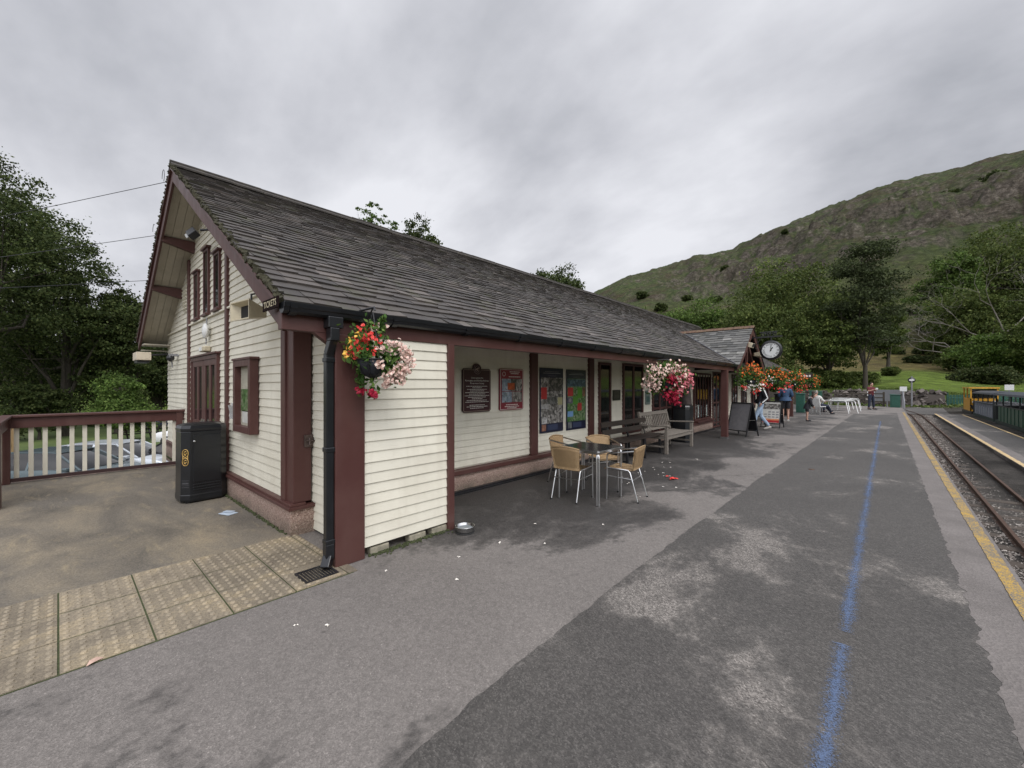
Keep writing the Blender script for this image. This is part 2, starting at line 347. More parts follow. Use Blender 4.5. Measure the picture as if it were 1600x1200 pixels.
def leafmat(name,lo,mid,hi,trans=.25,attr=True):
    m=NM(name,.65,0,.14); i=m.island()
    c=m.ramp(i,[(0,lo),(.5,mid),(1,hi)])
    if attr:
        t=m.attr('tone'); c=m.mix(1,c,m.ramp(t,[(0,.55),(.5,1.),(1,1.45)]),'MULTIPLY')
    m.col(c)
    tr=m.n('BsdfTranslucent'); m.l(c,tr.inputs[0]); mx_=m.n('MixShader'); mx_.inputs[0].default_value=trans
    o=[x for x in m.t.nodes if x.type=='OUTPUT_MATERIAL'][0]
    m.l(m.b.outputs[0],mx_.inputs[1]); m.l(tr.outputs[0],mx_.inputs[2]); m.l(mx_.outputs[0],o.inputs[0]); return m.m
LEAF_OAK=leafmat('oak_leaf',(.028,.044,.014),(.050,.070,.021),(.095,.115,.038))
LEAF_MID=leafmat('woodland_leaf',(.046,.070,.018),(.080,.108,.028),(.13,.155,.044))
LEAF_BR=leafmat('bright_leaf',(.045,.080,.018),(.080,.130,.028),(.13,.185,.045))
LEAF_PINE=leafmat('pine_needle',(.030,.040,.018),(.048,.062,.026),(.072,.090,.036))
LEAF_BASK=leafmat('basket_leaf',(.03,.07,.015),(.07,.14,.03),(.16,.24,.06),.25,False)
SHRUB=leafmat('shrub_leaf',(.03,.045,.015),(.055,.075,.026),(.09,.10,.04))
def petal(name,c,c2): 
    m=NM(name,.5,0,.3); i=m.island(); c_=m.ramp(i,[(0,c),(1,c2)]); m.col(c_); return m.m
P_RED=petal('red_petal',(.62,.03,.03),(.80,.09,.07)); P_CRIM=petal('crimson_petal',(.22,.006,.02),(.42,.015,.05))
P_YEL=petal('yellow_petal',(.80,.40,.05),(.85,.58,.12)); P_PINK=petal('pale_pink_petal',(.60,.33,.28),(.80,.68,.58))
P_ORA=petal('orange_petal',(.68,.09,.02),(.78,.24,.05)); P_ROSE=petal('rose_petal',(.50,.09,.13),(.72,.28,.29)); P_WH=petal('white_petal',(.8,.74,.66),(.85,.82,.76))

# ---------------------------------------------------------------- terrain: valley floor and fell in one sheet
def sst(a,b,x): t=min(1,max(0,(x-a)/(b-a))); return t*t*(3-2*t)
# crest elevation (tan) against azimuth relative to camera axis (deg, to the right)
CREST=[(-180,.03),(-90,.03),(-50,.05),(-20,.06),(0,.10),(8,.165),(11.3,.215),(16,.248),(18,.255),(23.9,.278),(28.2,.285),(30.5,.303),(34.9,.327),(37.3,.335),(41.8,.350),(43,.353),(46.6,.350),(51.2,.355),(60,.39),(75,.42),(95,.36),(130,.2),(180,.03)]
def interp(t,x):
    for (a,b),(c,d) in zip(t,t[1:]):
        if a<=x<=c: return b+(d-b)*(x-a)/(c-a)
    return t[-1][1]
def fbm(x,y,s,o=5): return noise.fractal(Vector((x*s,y*s,3.1)),1.0,2.1,o)
def gz(x,y):
    d=math.hypot(x,y); a=-math.degrees(math.atan2(y,x))+math.degrees(YAW)
    a=(a+180)%360-180
    low=-2.0*sst(10.55,11.1,y)*(1-sst(45,75,x)) if y>0 else 0
    base=-.13+low
    ct=interp(CREST,a)
    D=520.; hc=ct*D
    side=sst(4,16,a)*(1-sst(110,160,a))
    # profile towards the crest
    v=d*math.cos(R(min(60,abs(a-40))*.0))
    prof=[(0,0),(48,0),(62,.5),(80,1.6),(130,6.0),(165,11),(230,34),(330,.52*hc+8),(430,.82*hc+2),(520,hc),(640,hc*.93),(900,hc*.8),(3000,hc*.5)]
    h=interp(prof,d)
    rs=sst(43.5,50,a)
    if rs>0: h=h*(1-rs)+rs*interp([(0,0),(75,.3),(110,2.6),(150,7),(190,15),(240,32),(330,.5*hc+8),(430,.82*hc+2),(520,hc),(640,hc*.93),(900,hc*.8),(3000,hc*.5)],d)
    h2=interp([(0,0),(70,0),(300,hc*.35),(520,hc),(3000,hc*.7)],d)
    h=h*side+h2*(1-side)
    h+=HC*sst(400,520,d)
    if d>70:
        amp=min(1,(d-70)/250)
        h+=amp*(fbm(x,y,.012,6)*7*side+fbm(x,y,.05,4)*1.5)
        if side>0 and 200<d<640:
            rg=noise.ridged_multi_fractal(Vector((x*.016,y*.016,1.7)),.9,2.2,6,1,2)
            band=math.exp(-((h/ max(hc,1)-.56)/.2)**2)*sst(17,24,a)
            h+=(rg-1.1)*(2.6+band*7)*side*sst(200,300,d)*(1-.7*sst(430,520,d))
            h+=(noise.fractal(Vector((x*.11,y*.11,h*.05)),.8,2.2,4))*4.2*side*sst(230,300,d)*(.35+band)
            # stepped crags
            st=math.sin(h*.42+fbm(x,y,.02,3)*3); h+=st*1.6*side*sst(250,320,d)*(.4+band)*(1-.8*sst(430,520,d))
    return base+h
azs=[-180+i*1.0 for i in range(185)]+[5+i*.22 for i in range(264)]+[63.1+i*1.0 for i in range(117)]; naz=len(azs); rad=list(np.concatenate([[0.5],np.linspace(2,60,70),np.linspace(62,200,70),np.linspace(203,560,170),np.geomspace(570,3000,26)]))
V=[];rock=[];fld=[];grav=[];brk=[]
for d in rad:
    for a in azs:
        th=YAW-R(a); x,y=d*math.cos(th),d*math.sin(th); z=gz(x,y); V.append((x,y,z))
        nn=fbm(x,y,.03,4)
        rock.append(sst(170,300,d)*sst(5,12,a)*(1-sst(120,150,a)))
        fld.append(sst(50,56,d)*(1-sst(118,134,d+nn*10)))
        grav.append(1-sst(36,50,d+nn*6) if x>-5 or y>8 else 0)
        brk.append(sst(118,134,d+nn*10)*(1-sst(150,185,d+nn*25)))
nr=len(rad); I=np.arange(nr*naz).reshape(nr,naz); J=np.roll(I,-1,axis=1)
Q=np.stack([I[:-1],J[:-1],J[1:],I[1:]],-1).reshape(-1,4)[:,::-1]
Zg=np.array([v[2] for v in V]).reshape(nr,naz); Rd=np.array(rad); G=np.gradient(Zg,Rd,axis=0)
Gs=G.copy(); 
for _ in range(14): Gs[1:-1]=(Gs[:-2]+Gs[1:-1]+Gs[2:])/3
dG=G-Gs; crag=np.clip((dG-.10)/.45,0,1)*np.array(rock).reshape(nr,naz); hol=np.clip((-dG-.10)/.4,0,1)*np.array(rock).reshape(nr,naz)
m=NM('hillside_ground',.95,0,.2)
n=m.noise(.05,10,.78,.4,stretch=(1,1,2.2)); f=m.noise(.35,9,.8,stretch=(1,1,2)); g2=m.noise(.012,5,.6); x,y,z=m.xyz()
veg=m.ramp(n,[(.30,(.026,.036,.012)),(.42,(.044,.050,.018)),(.52,(.060,.050,.026)),(.60,(.046,.034,.025)),(.7,(.070,.070,.030))])
veg=m.mix(m.ramp(m.noise(.03,6,.75,stretch=(1,1,2)),[(.42,0.),(.54,.9)]),veg,m.ramp(m.noise(.2,8,.8),[(.35,(.026,.042,.012)),(.65,(.066,.086,.026))]))
geo=m.n('NewGeometry'); sn=m.n('SeparateXYZ'); m.l(geo.outputs['Normal'],sn.inputs[0])
steep=m.math('ADD',m.math('SUBTRACT',.90,sn.outputs[2]),m.math('MULTIPLY_ADD',m.noise(.09,9,.82,stretch=(1,1,1.8)),1.15,-.56))
rk=m.ramp(m.noise(.35,8,.8,.5,stretch=(1,1,.5)),[(.32,(.030,.025,.022)),(.5,(.072,.058,.050)),(.68,(.15,.13,.112))])
hill=m.mix(m.math('MULTIPLY',m.ramp(steep,[(.20,0.),(.36,.8)]),m.ramp(m.noise(.018,5,.7),[(.40,.35),(.55,1.)])),veg,rk)
grass=m.ramp(m.noise(.8,7,.7),[(.3,(.12,.175,.026)),(.6,(.165,.235,.038)),(.8,(.20,.26,.06))])
low=m.ramp(m.noise(.09,7,.7),[(.3,(.05,.06,.02)),(.5,(.085,.085,.032)),(.7,(.10,.085,.04))])
gra=m.mix(m.ramp(m.noise(.4,7,.6),[(.3,0.),(.7,1.)]),(.085,.078,.070),(.15,.135,.12))
bk=m.ramp(m.noise(.12,7,.7),[(.3,(.10,.10,.035)),(.5,(.17,.14,.05)),(.7,(.11,.085,.05))])
col=m.mix(m.attr('rock'),low,hill); col=m.mix(m.attr('brk'),col,bk); col=m.mix(m.attr('fld'),col,grass); col=m.mix(m.attr('grav'),col,gra)
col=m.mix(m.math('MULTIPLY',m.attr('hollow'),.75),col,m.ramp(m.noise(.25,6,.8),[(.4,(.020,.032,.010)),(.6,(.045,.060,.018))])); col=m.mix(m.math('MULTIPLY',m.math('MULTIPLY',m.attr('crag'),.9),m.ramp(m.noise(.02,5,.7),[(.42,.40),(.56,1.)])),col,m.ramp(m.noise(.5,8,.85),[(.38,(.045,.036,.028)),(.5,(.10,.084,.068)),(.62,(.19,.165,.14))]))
col=m.mix(1,col,m.ramp(f,[(.36,.45),(.5,.95),(.62,1.55)]),'MULTIPLY'); col=m.mix(m.math('MULTIPLY',m.attr('rock'),m.ramp(m.noise(.22,10,.85,.2,stretch=(1,1,2.5)),[(.57,0.),(.64,.55)])),col,(.125,.104,.086)); col=m.mix(m.math('MULTIPLY',m.attr('rock'),m.ramp(m.noise(.12,8,.8),[(.56,0.),(.64,.7)])),col,(.022,.034,.012)); m.col(col); m.bump(m.noise(.4,10,.8),1,1.6)
HILLM=m.m
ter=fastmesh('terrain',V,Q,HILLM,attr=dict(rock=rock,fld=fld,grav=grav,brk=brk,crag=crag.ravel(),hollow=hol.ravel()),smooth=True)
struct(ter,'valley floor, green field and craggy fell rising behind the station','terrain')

# ---------------------------------------------------------------- platform, deck, track bed
def sheet(name,x0,x1,ya,yb,z,mat,dx=.12,label='',cat='ground',thick=None):
    m=M(); n=int((x1-x0)/dx); 
    for i in range(n):
        a=x0+(x1-x0)*i/n; b=x0+(x1-x0)*(i+1)/n
        m.add([(a,ya(a),z),(b,ya(b),z),(b,yb(b),z),(a,yb(a),z)],[(0,1,2,3)])
    o=m.build(name,mat); return struct(o,label,cat)
m=M(); m.box(-14,33.2,-.812,4.9,-.45,0); m.box(25.5,42,-.86,16,-.45,-.001); m.box(1.9,26,4.9,12.2,-.6,-.02)
struct(m.build('platform',ASPH),'worn grey asphalt station platform with damp patches beside the building','platform')
wob=lambda x: .008*math.sin(x*1.7)+.006*math.sin(x*4.1+1)+.014*noise.noise(Vector((x*6,7,0)))+.008*noise.noise(Vector((x*21,7,0)))
seam=lambda x: 1.61+wob(x)-.30*(1-sst(-2.5,3.2,x))-.012*max(0,x-8)
kin=lambda x:-.44+.02*noise.noise(Vector((x*3,0,0)))+.03*noise.noise(Vector((x*9,0,0)))+.015*noise.noise(Vector((x*30,0,0)))
sheet('resurfaced_strip',-14,30,kin,seam,.004,ASPH2,.03,'newer dark asphalt strip along the platform','asphalt')
sheet('edge_concrete',-14,33.2,lambda x:-.815,kin,.005,KERB,.03,'rough concrete platform edge beside the track','kerb')
yw=lambda x,k:.012*noise.noise(Vector((x*5,k,0)))+.006*noise.noise(Vector((x*17,k,0)))
sheet('yellow_line',-14,33.2,lambda x:-.785+yw(x,1),lambda x:-.69+yw(x,5),.010,YLINE,.05,'worn yellow safety line along the platform edge','road marking')
for (a,b) in ((1.2,3.25),(3.42,24.5)):
    sheet('blue_line',a,b,lambda x:.115,lambda x:.285,.008,BLINE,.5,'faded blue painted line down the platform','road marking')
m=M(); m.box(-9,1.70,4.715,8.6,-.3,.003); m.box(-.62,1.70,8.6,10.56,-.3,.002); m.box(-9,-.62,8.6,8.75,-.3,.002)
struct(m.build('deck',DECK),'brown stained concrete approach by the ticket door','paving')
m=M(); m.box(-9,1.9,10.56,10.75,-2.3,-.0); m.box(-.82,-.62,8.75,10.75,-2.3,0); m.box(-9,-.82,8.75,8.9,-2.3,0); m.box(1.9,25,12.2,12.3,-2.3,0)
struct(m.build('retaining_wall',PEBBLE),'pebbledash retaining wall below the railing','wall')
# tactile paving: slabs with blister studs
m=M(); ms_=M(); TS=.413
ys=[3.37,3.81,4.265,4.71]
for r in range(3):
    for k in range(-14,5):
        x0=k*TS; x1=x0+TS; y0,y1=ys[r],ys[r+1]
        if k==4: x1=1.72
        if k==4 and r==0: x1=1.74
        zz=.008+random.uniform(-.002,.002)
        m.box(x0+.005,x1-.005,y0+.007,y1-.007,-.05,zz)
        for i in range(6):
            for j in range(6):
                cx=x0+.034+i*.0686; cy=y0+.034+j*(y1-y0-.05)/5.6
                if cx>x1-.02 or (k==3 and r==0 and cx>1.36 and cy>3.42): continue
                if k==4 and r==0 and cy<3.75: continue
                b=ms_; vs=[]
                for rr,h in((.0175,0),(.0135,.0045)):
                    for q in range(8): vs.append((cx+rr*math.cos(q*PI/4),cy+rr*math.sin(q*PI/4),zz+h*1.7))
                ms_.add(vs,[(q,(q+1)%8,8+(q+1)%8,8+q) for q in range(8)]+[tuple(range(8,16))],1,False)
o_=len(m.v); m.v+=ms_.v; m.f+=[tuple(i+o_ for i in f) for f in ms_.f]; m.mi+=ms_.mi; m.sm+=ms_.sm
struct(m.build('tactile_paving',[TACT,STUD]),'buff tactile slabs with rows of blister studs','paving')
m=M(); m.box(-5.8,1.7,3.37,4.71,-.04,.0035)
struct(m.build('slab_joint',[MOSS]),'mossy joints between the tactile slabs','paving')

# ballast bed and stones
m=M(); m.box(-14,60,-1.96,-.81,-.4,-.12); m.box(-14,60,-6.6,-3.14,-.4,-.16)
struct(m.build('track_bed',BALLAST),'grey ballast bed of the narrow gauge line','track bed')
n=42000; X=3.5+42*rng.random(n)**1.8; Y=np.where(rng.random(n)<.93,-1.94+1.12*rng.random(n),-3.2-.15*rng.random(n))
base=np.array([(1,0,0),(-.5,.85,0),(-.5,-.85,0),(0,0,.8),(.2,.1,-.7)]); tri=np.array([(0,1,3),(1,2,3),(2,0,3),(1,0,4),(2,1,4),(0,2,4)])
V=[];Q=[]
for i in range(n):
    s=random.uniform(.012,.028); e=Euler((random.random()*6,random.random()*6,random.random()*6)).to_matrix()
    b=(base*np.array([1,random.uniform(.6,1),random.uniform(.5,1)]))@np.array(e)*s+np.array([X[i],Y[i],-.118+random.uniform(0,.018)])
    Q.append(tri+5*i); V.append(b)
o=fastmesh('ballast_stones',np.concatenate(V),np.concatenate(Q),STONE); tag(o,'loose grey and pinkish ballast stones round the rails','ballast',kind='stuff')

def path1(x): return -1.24 if x<31 else -1.24+.55*sst(31,40,x)-(x-40)*.10*(x>40)
def path2(x): return -4.05 if x<33 else -4.05+3.0*sst(33,56,x)
for (pf,x0,x1,lab) in ((path1,-12,58,'narrow gauge track beside the main platform'),(path2,-12,33,'narrow gauge track under the green coaches')):
    t=thing('railway_track',lab,'track',(x0,pf(x0),-.12))
    for s in(-1,1):
        m=M(); xs=[x0+(x1-x0)*i/90 for i in range(91)]
        for a,b in zip(xs,xs[1:]):
            ya,yb=pf(a)+s*.205,pf(b)+s*.205
            m.bar((a,ya,-.045),(b+.002,yb,-.045),.034,.022); m.bar((a,ya,-.075),(b+.002,yb,-.075),.014,.05); m.bar((a,ya,-.10),(b+.002,yb,-.10),.07,.014)
        m.build('rail',RUST,t)
    proto=None; k=0
    xs=np.arange(max(3.0,x0),x1,.52)[:100]
    for x in xs:
        if proto is None:
            m=M(); m.box(-.085,.085,-.46,.46,-.035,.026); proto=m.build('sleeper',SLEEP,t,world=False,bevel=.008); o=proto
        else: o=proto.copy(); C.objects.link(o); o.parent=t
        o.location=(x-x0+random.uniform(-.02,.02),pf(x)-pf(x0)+random.uniform(-.02,.02),random.uniform(-.006,.008)); o.rotation_euler=(random.uniform(-.01,.01),random.uniform(-.03,.03),random.uniform(-.03,.03))
m=M(); 
pl=[(-14,-1.97),(30,-1.97),(32.9,-2.0),(33.3,-2.3),(33.3,-3.1),(-14,-3.1)]
m.prism(pl[::-1],-.4,.0,'z'); struct(m.build('island_platform',ASPH2),'low asphalt island platform between the two tracks','platform')
sheet('island_edge',-14,33,lambda x:-2.28,lambda x:-1.975,.004,KERB,.3,'concrete margin of the island platform','kerb')
sheet('cream_line',-14,33,lambda x:-2.06+yw(x,3),lambda x:-1.98,.009,YLINE2,.1,'pale yellow line on the near edge of the island platform','road marking')
sheet('cream_line',-14,33,lambda x:-3.09,lambda x:-3.02+yw(x,4),.009,YLINE2,.1,'pale yellow line on the far edge of the island platform','road marking')
m=M(); m.box(33.4,43,-6.5,-.87,-.3,-.062); struct(m.build('crossing',ASPH2),'tarmac crossing at the end of the platforms','crossing')
# soil kerb of the north car park
m=M(); m.box(-30,30,12.9,31,-2.3,-1.99); struct(m.build('car_park',asphalt('car_park_asphalt',(.12,.11,.10),(.07,.065,.06),60,.62).m),'gravelly asphalt car park below the railing','car park')
m=M(); m.box(-40,60,31,95,-2.3,-1.97)
mm=NM('lawn',.9); mm.col(mm.mix(mm.ramp(mm.noise(.35,7,.7),[(.3,0.),(.7,1.)]),(.05,.085,.02),(.12,.16,.04))); mm.bump(mm.noise(8,5),.6,.05)
struct(m.build('lawn',mm.m),'rough green lawn beyond the car park','grass')

# ---------------------------------------------------------------- station building
BL=(1.72,8.4,0)
st=thing('station_building','long cream weatherboarded station with maroon trim and a slate roof','building',BL)
def lap_x(m,X,yfun,z0,z1,p=.1,jit=.0015):
    # boards facing -X; yfun(z)->(ymin,ymax)
    k=0;z=z0
    while z<z1-.005:
        zt=min(z+p,z1); j=random.uniform(-jit,jit)
        a,b=yfun(z);c,d=yfun(zt)
        if b-a>.02:
            if d-c<.005: c=d=(c+d)/2
            m.add([(X-.018+j,a,z),(X-.018+j,b,z),(X-.004+j,d,zt+.002),(X-.004+j,c,zt+.002),(X+.004,a,z),(X+.004,b,z)],[(0,3,2,1),(0,1,5,4),(0,4,3),(1,2,5)])
        z+=p
def lap_y(m,Y,x0,x1,z0,z1,p=.1,jit=.0015,sgn=-1):
    z=z0
    while z<z1-.005:
        zt=min(z+p,z1); j=random.uniform(-jit,jit)
        y0=Y+sgn*(.018+j); y1=Y+sgn*(.005+j); yb=Y-sgn*.004
        m.add([(x0,y0,z),(x1,y0,z),(x1,y1,zt+.002),(x0,y1,zt+.002),(x0,yb,z),(x1,yb,z)],[(0,1,2,3),(0,4,5,1),(0,3,4),(1,5,2)])
        z+=p
RY,RZ,SL=8.4,5.10,.586
def roofz(y): return RZ-SL*abs(y-RY)
TH=.17     # from slate surface down to soffit
GX=1.72
def gab(z):
    half=(RZ-TH-z)/SL
    return (max(4.72,RY-half),min(12.34,RY+half))
m=M(); lap_x(m,GX,gab,.34,RZ-TH-.02)
m.prism([(4.72,-.1),(12.34,-.1),(12.34,roofz(12.34)-TH),(RY,RZ-TH-.01),(4.72,roofz(4.72)-TH)],GX+.004,GX+.10,'x')
m.build('gable_wall',CREAM,st)
# return screen behind the corner post and boarded screen on the platform side
m=M(); lap_x(m,1.90,lambda z:(3.60,4.74),.03,2.14); m.box(1.904,1.93,3.62,4.74,.03,2.2); m.build('screen_wall',CREAM,st)
m=M(); lap_y(m,3.60,1.90,2.88,.09,2.06,.0985); m.box(1.90,2.88,3.604,3.63,.09,2.10); m.build('screen_wall',CREAM,st)
# long back wall of the verandah
m=M(); lap_y(m,4.80,1.95,14.2,.36,2.30); lap_y(m,4.80,16.2,17.2,.36,2.3); lap_y(m,4.80,18.2,25.4,.36,2.3)
m.box(1.93,16.1,4.806,4.9,-.1,2.35); m.box(16.1,25.4,4.84,4.95,-.1,2.35); m.build('verandah_wall',CREAM_SHELTER,st)
m=M(); m.box(25.35,25.45,4.9,12.3,-.1,2.6); m.prism([(4.72,2.2),(12.34,2.2),(12.34,roofz(12.34)-TH),(RY,RZ-TH-.01),(4.72,roofz(4.72)-TH)],25.35,25.45,'x'); m.box(1.83,25.4,12.24,12.34,-2.1,2.5); m.build('rear_wall',CREAM,st)
m=M(); m.box(1.65,1.80,4.66,12.36,-.1,.275); m.box(1.70,1.92,4.655,4.9,-.099,.274); m.build('plinth',PEBBLE,st,bevel=.01)
m=M(); m.box(1.93,16.08,4.70,4.81,-.1,.27); m.build('plinth',PEBBLE,st)
m=M(); m.box(1.62,1.83,4.62,12.38,.275,.31); m.box(1.64,1.80,4.64,12.37,.31,.338); m.box(1.80,1.96,4.625,4.9,.276,.312); m.build('sill_board',MAROON,st,bevel=.004)
m=M(); m.box(1.93,16.12,4.66,4.82,.27,.335); m.build('sill_board',MAROON,st,bevel=.004)
m=M(); m.box(2.9,16,4.64,4.70,-.02,.04); m.box(2.9,16,4.60,4.64,-.02,.018); m.build('foot_channel',BLACKM,st)
# corner post of the gable wall
m=M(); m.box(1.682,1.87,4.675,4.96,.338,2.21); m.box(1.66,1.70,4.86,4.985,.338,2.21); m.build('corner_post',MAROON,st,bevel=.006)
# gable battens
for y in (7.28,9.95):
    m=M(); m.box(1.67,1.72,y-.055,y+.055,.338,roofz(y)-TH-.02); m.build('batten',MAROON,st,bevel=.005)
m=M(); m.box(1.675,1.72,4.9,12.34,2.735,2.76); m.build('drip_mould',CREAM,st)
# verandah posts, beam, boards on wall
m=M(); m.box(1.625,1.90,3.555,3.70,0,2.05); m.build('post',MAROON,st,bevel=.006)
m=M(); m.box(2.88,2.965,3.555,3.68,0,2.05); m.build('post',MAROON,st,bevel=.005)
for x in (13.45,):
    m=M(); m.box(x,x+.17,3.53,3.70,.03,2.06); m.build('post',MAROON,st,bevel=.006)
m=M(); m.box(13.44,13.63,3.52,3.71,0,.05); m.build('post_shoe',ALU,st)
for x in (19.3,25.2):
    m=M(); m.box(x,x+.16,3.53,3.69,0,2.06); m.build('post',MAROON,st,bevel=.006)
m=M(); m.box(1.20,14.55,3.575,3.66,2.05,2.20); m.box(18.4,25.7,3.575,3.66,2.05,2.20); m.build('eave_beam',MAROON,st,bevel=.004)
# haunch bracket at the corner and by the lobby post
for x0,x1 in ((1.63,1.40),):
    m=M(); m.prism([(1.62,2.05),(1.62,1.93),(1.45,2.05)],3.58,3.65,'y'); m.build('bracket',MAROON,st)
for x in (5.74,7.71,):
    m=M(); m.box(x,x+.19,4.735,4.80,.335,2.25); m.build('batten',MAROON,st,bevel=.005)
# ceiling of the verandah
m=M()
for i in range(7):
    y=3.67+i*.163; m.box(1.95,14.5,y,y+.158,2.235,2.25)
    m.box(18.4,25.4,y,y+.158,2.235,2.25)
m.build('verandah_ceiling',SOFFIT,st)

# ---- roof
XV=1.20; XE=25.7
def slates(m,P,L,w0,w1,exp0,exp1,clip=None,thick=.011):
    """P(u,s,n): u along the eave 0..w, s up the slope, n off the surface"""
    s=0;r=0
    while s<L:
        e=exp0+(exp1-exp0)*s/L; u=w0-random.uniform(0,.2)
        while u<w1:
            w=random.uniform(.13,.30)*(.65+.5*e/exp0); a=max(u,w0-random.uniform(0,.012)); b=min(u+w-.004,w1)
            lo,hi=(w0,w1) if clip is None else clip(s+e*.5)
            a=max(a,lo-.01);b=min(b,hi)
            if b-a>.03:
                q=random.uniform(-.012,.014); t=random.uniform(.012,.024); ti=random.uniform(-.005,.005)
                sk=random.uniform(-.006,.006); s0=s+q; s1=min(s+e*1.45,L+.02)
                vs=[P(a,s0+sk,.017+t+ti),P(b,s0-sk,.017+t-ti),P(b,s1,.012),P(a,s1,.012),P(a,s0+sk,.017+ti),P(b,s0-sk,.017-ti)]
                m.add(vs,[(0,1,2,3),(4,5,1,0),(0,3,4),(1,5,2)])
            u+=w
        s+=e*random.uniform(.94,1.06);r+=1
cs=1/math.hypot(1,SL); sn_=SL*cs
EY=3.60; LEN=(RY-EY)/cs
def sag(u): return .018*math.sin(u*.55+.6)+.010*math.sin(u*1.9)
def PR(u,s,n): return (u,EY+s*cs-n*sn_,roofz(EY)+s*sn_+n*cs-.03+sag(u)*math.sin(PI*min(1,max(0,s/LEN)))*.8)
# valley against the lobby roof : main slates stop at the cross gable
XC,CZ,CSL=16.46,3.66,.745
def vx(y):      # half width of cross roof at the height of the main roof
    z=roofz(y); return max(0,(CZ-z)/CSL)
m=M()
slates(m,PR,LEN,XV,XC,.165,.105,lambda s:(XV,XC-vx(EY+s*cs)))
slates(m,PR,LEN,XC,XE,.165,.105,lambda s:(XC+vx(EY+s*cs),XE))
m.build('roof',SLATE,st)
m=M(); L2=(12.62-RY)/cs
def PL(u,s,n): return (u,12.62-s*cs+n*sn_,roofz(12.62)+s*sn_+n*cs-.03)
slates(m,PL,L2,XV,XE,.30,.26); m.build('roof',SLATE,st)
m=M()   # deck under the slates
for (ya,yb) in ((EY+.01,RY),(12.60,RY)):
    m.prism([(ya,roofz(ya)-.035),(ya,roofz(ya)-.06),(yb,RZ-.06),(yb,RZ-.035)],XV+.02,XE-.02,'x')
m.build('roof_deck',DARK,st)
m=M(); x=XV-.01
while x<XE:
    w=.43; r0=.0; dz=random.uniform(-.006,.006)+sag(x)*.3
    for s in(-1,1):
        m.add([(x,RY,RZ+.045+dz),(x+w,RY,RZ+.045+dz),(x+w,RY+s*.15,RZ-.045+dz),(x,RY+s*.15,RZ-.045+dz),(x,RY,RZ+.02+dz),(x+w,RY,RZ+.02+dz),(x+w,RY+s*.15,RZ-.07+dz),(x,RY+s*.15,RZ-.07+dz)],
              [(0,1,2,3) if s<0 else (3,2,1,0),(3,2,6,7),(0,3,7,4),(1,5,6,2)])
    m.tube([(x-.005,RY,RZ+.04+dz),(x+w-.01,RY,RZ+.04+dz)],.032,8)
    x+=w
m.build('ridge_tiles',RIDGE,st)
# verge of moss and mortar
m=M()
for s,(ye) in ((1,EY),(-1,12.6)):
    n=150
    for i in range(n):
        y=ye+(RY-ye)*i/n; 
        m.obox((XV+.01+random.uniform(-.012,.012),y,roofz(y)+random.uniform(-.02,.012)),(random.uniform(.03,.07),random.uniform(.03,.07),random.uniform(.02,.05)),(random.random(),random.random(),random.random()))
m.build('verge_moss',simple('dry_moss',(.045,.042,.025),.95,0,.5,40,.3,.6),st)
# barge boards
def barge(y0,y1,X,w,t,name='bargeboard',drop=.045):
    m=M(); za,zb=roofz(y0)-drop,roofz(y1)-drop
    m.prism([(y0,za),(y1,zb),(y1,zb-w),(y0,za-w)],X,X+t,'x')
    return m.build(name,MAROON,st,bevel=.004)
barge(EY+.02,RY+.0,XV+.02,.215,.035); barge(12.58,RY,XV+.02,.215,.035)
m=M(); m.prism([(EY+.05,roofz(EY+.05)-.03),(RY,RZ-.03),(RY,RZ-.07),(EY+.05,roofz(EY+.05)-.07)],XV-.01,XV+.02,'x'); m.prism([(12.6,roofz(12.6)-.03),(RY,RZ-.03),(RY,RZ-.07),(12.6,roofz(12.6)-.07)],XV-.01,XV+.02,'x'); m.build('verge_strip',MAROON,st)
# soffit boards below the overhang
m=M()
for i in range(4):
    xa=XV+.06+i*.117
    for ye in (EY+.1,12.5):
        y0=ye; m.prism([(y0,roofz(y0)-TH+.012),(RY,RZ-TH+.012),(RY,RZ-TH),(y0,roofz(y0)-TH)],xa,xa+.111,'x')
m.prism([(EY+.1,roofz(EY+.1)-TH+.03),(RY,RZ-TH+.03),(12.5,roofz(12.5)-TH+.03),(12.5,roofz(12.5)-TH+.016),(RY,RZ-TH+.016),(EY+.1,roofz(EY+.1)-TH+.016)],XV+.055,1.72,'x')
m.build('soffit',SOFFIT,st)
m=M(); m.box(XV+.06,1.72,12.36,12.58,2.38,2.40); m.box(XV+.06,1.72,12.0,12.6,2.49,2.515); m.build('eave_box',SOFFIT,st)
for y in (9.55,10.72,6.55,7.25+.0):
    if y==7.25: continue
    z=roofz(y)-TH; m=M()
    m.prism([(1.235,z),(1.72,z),(1.72,z-.21),(1.235,z-.09)],y-.05,y+.05,'y'); m.build('purlin_end',MAROON,st,bevel=.004)
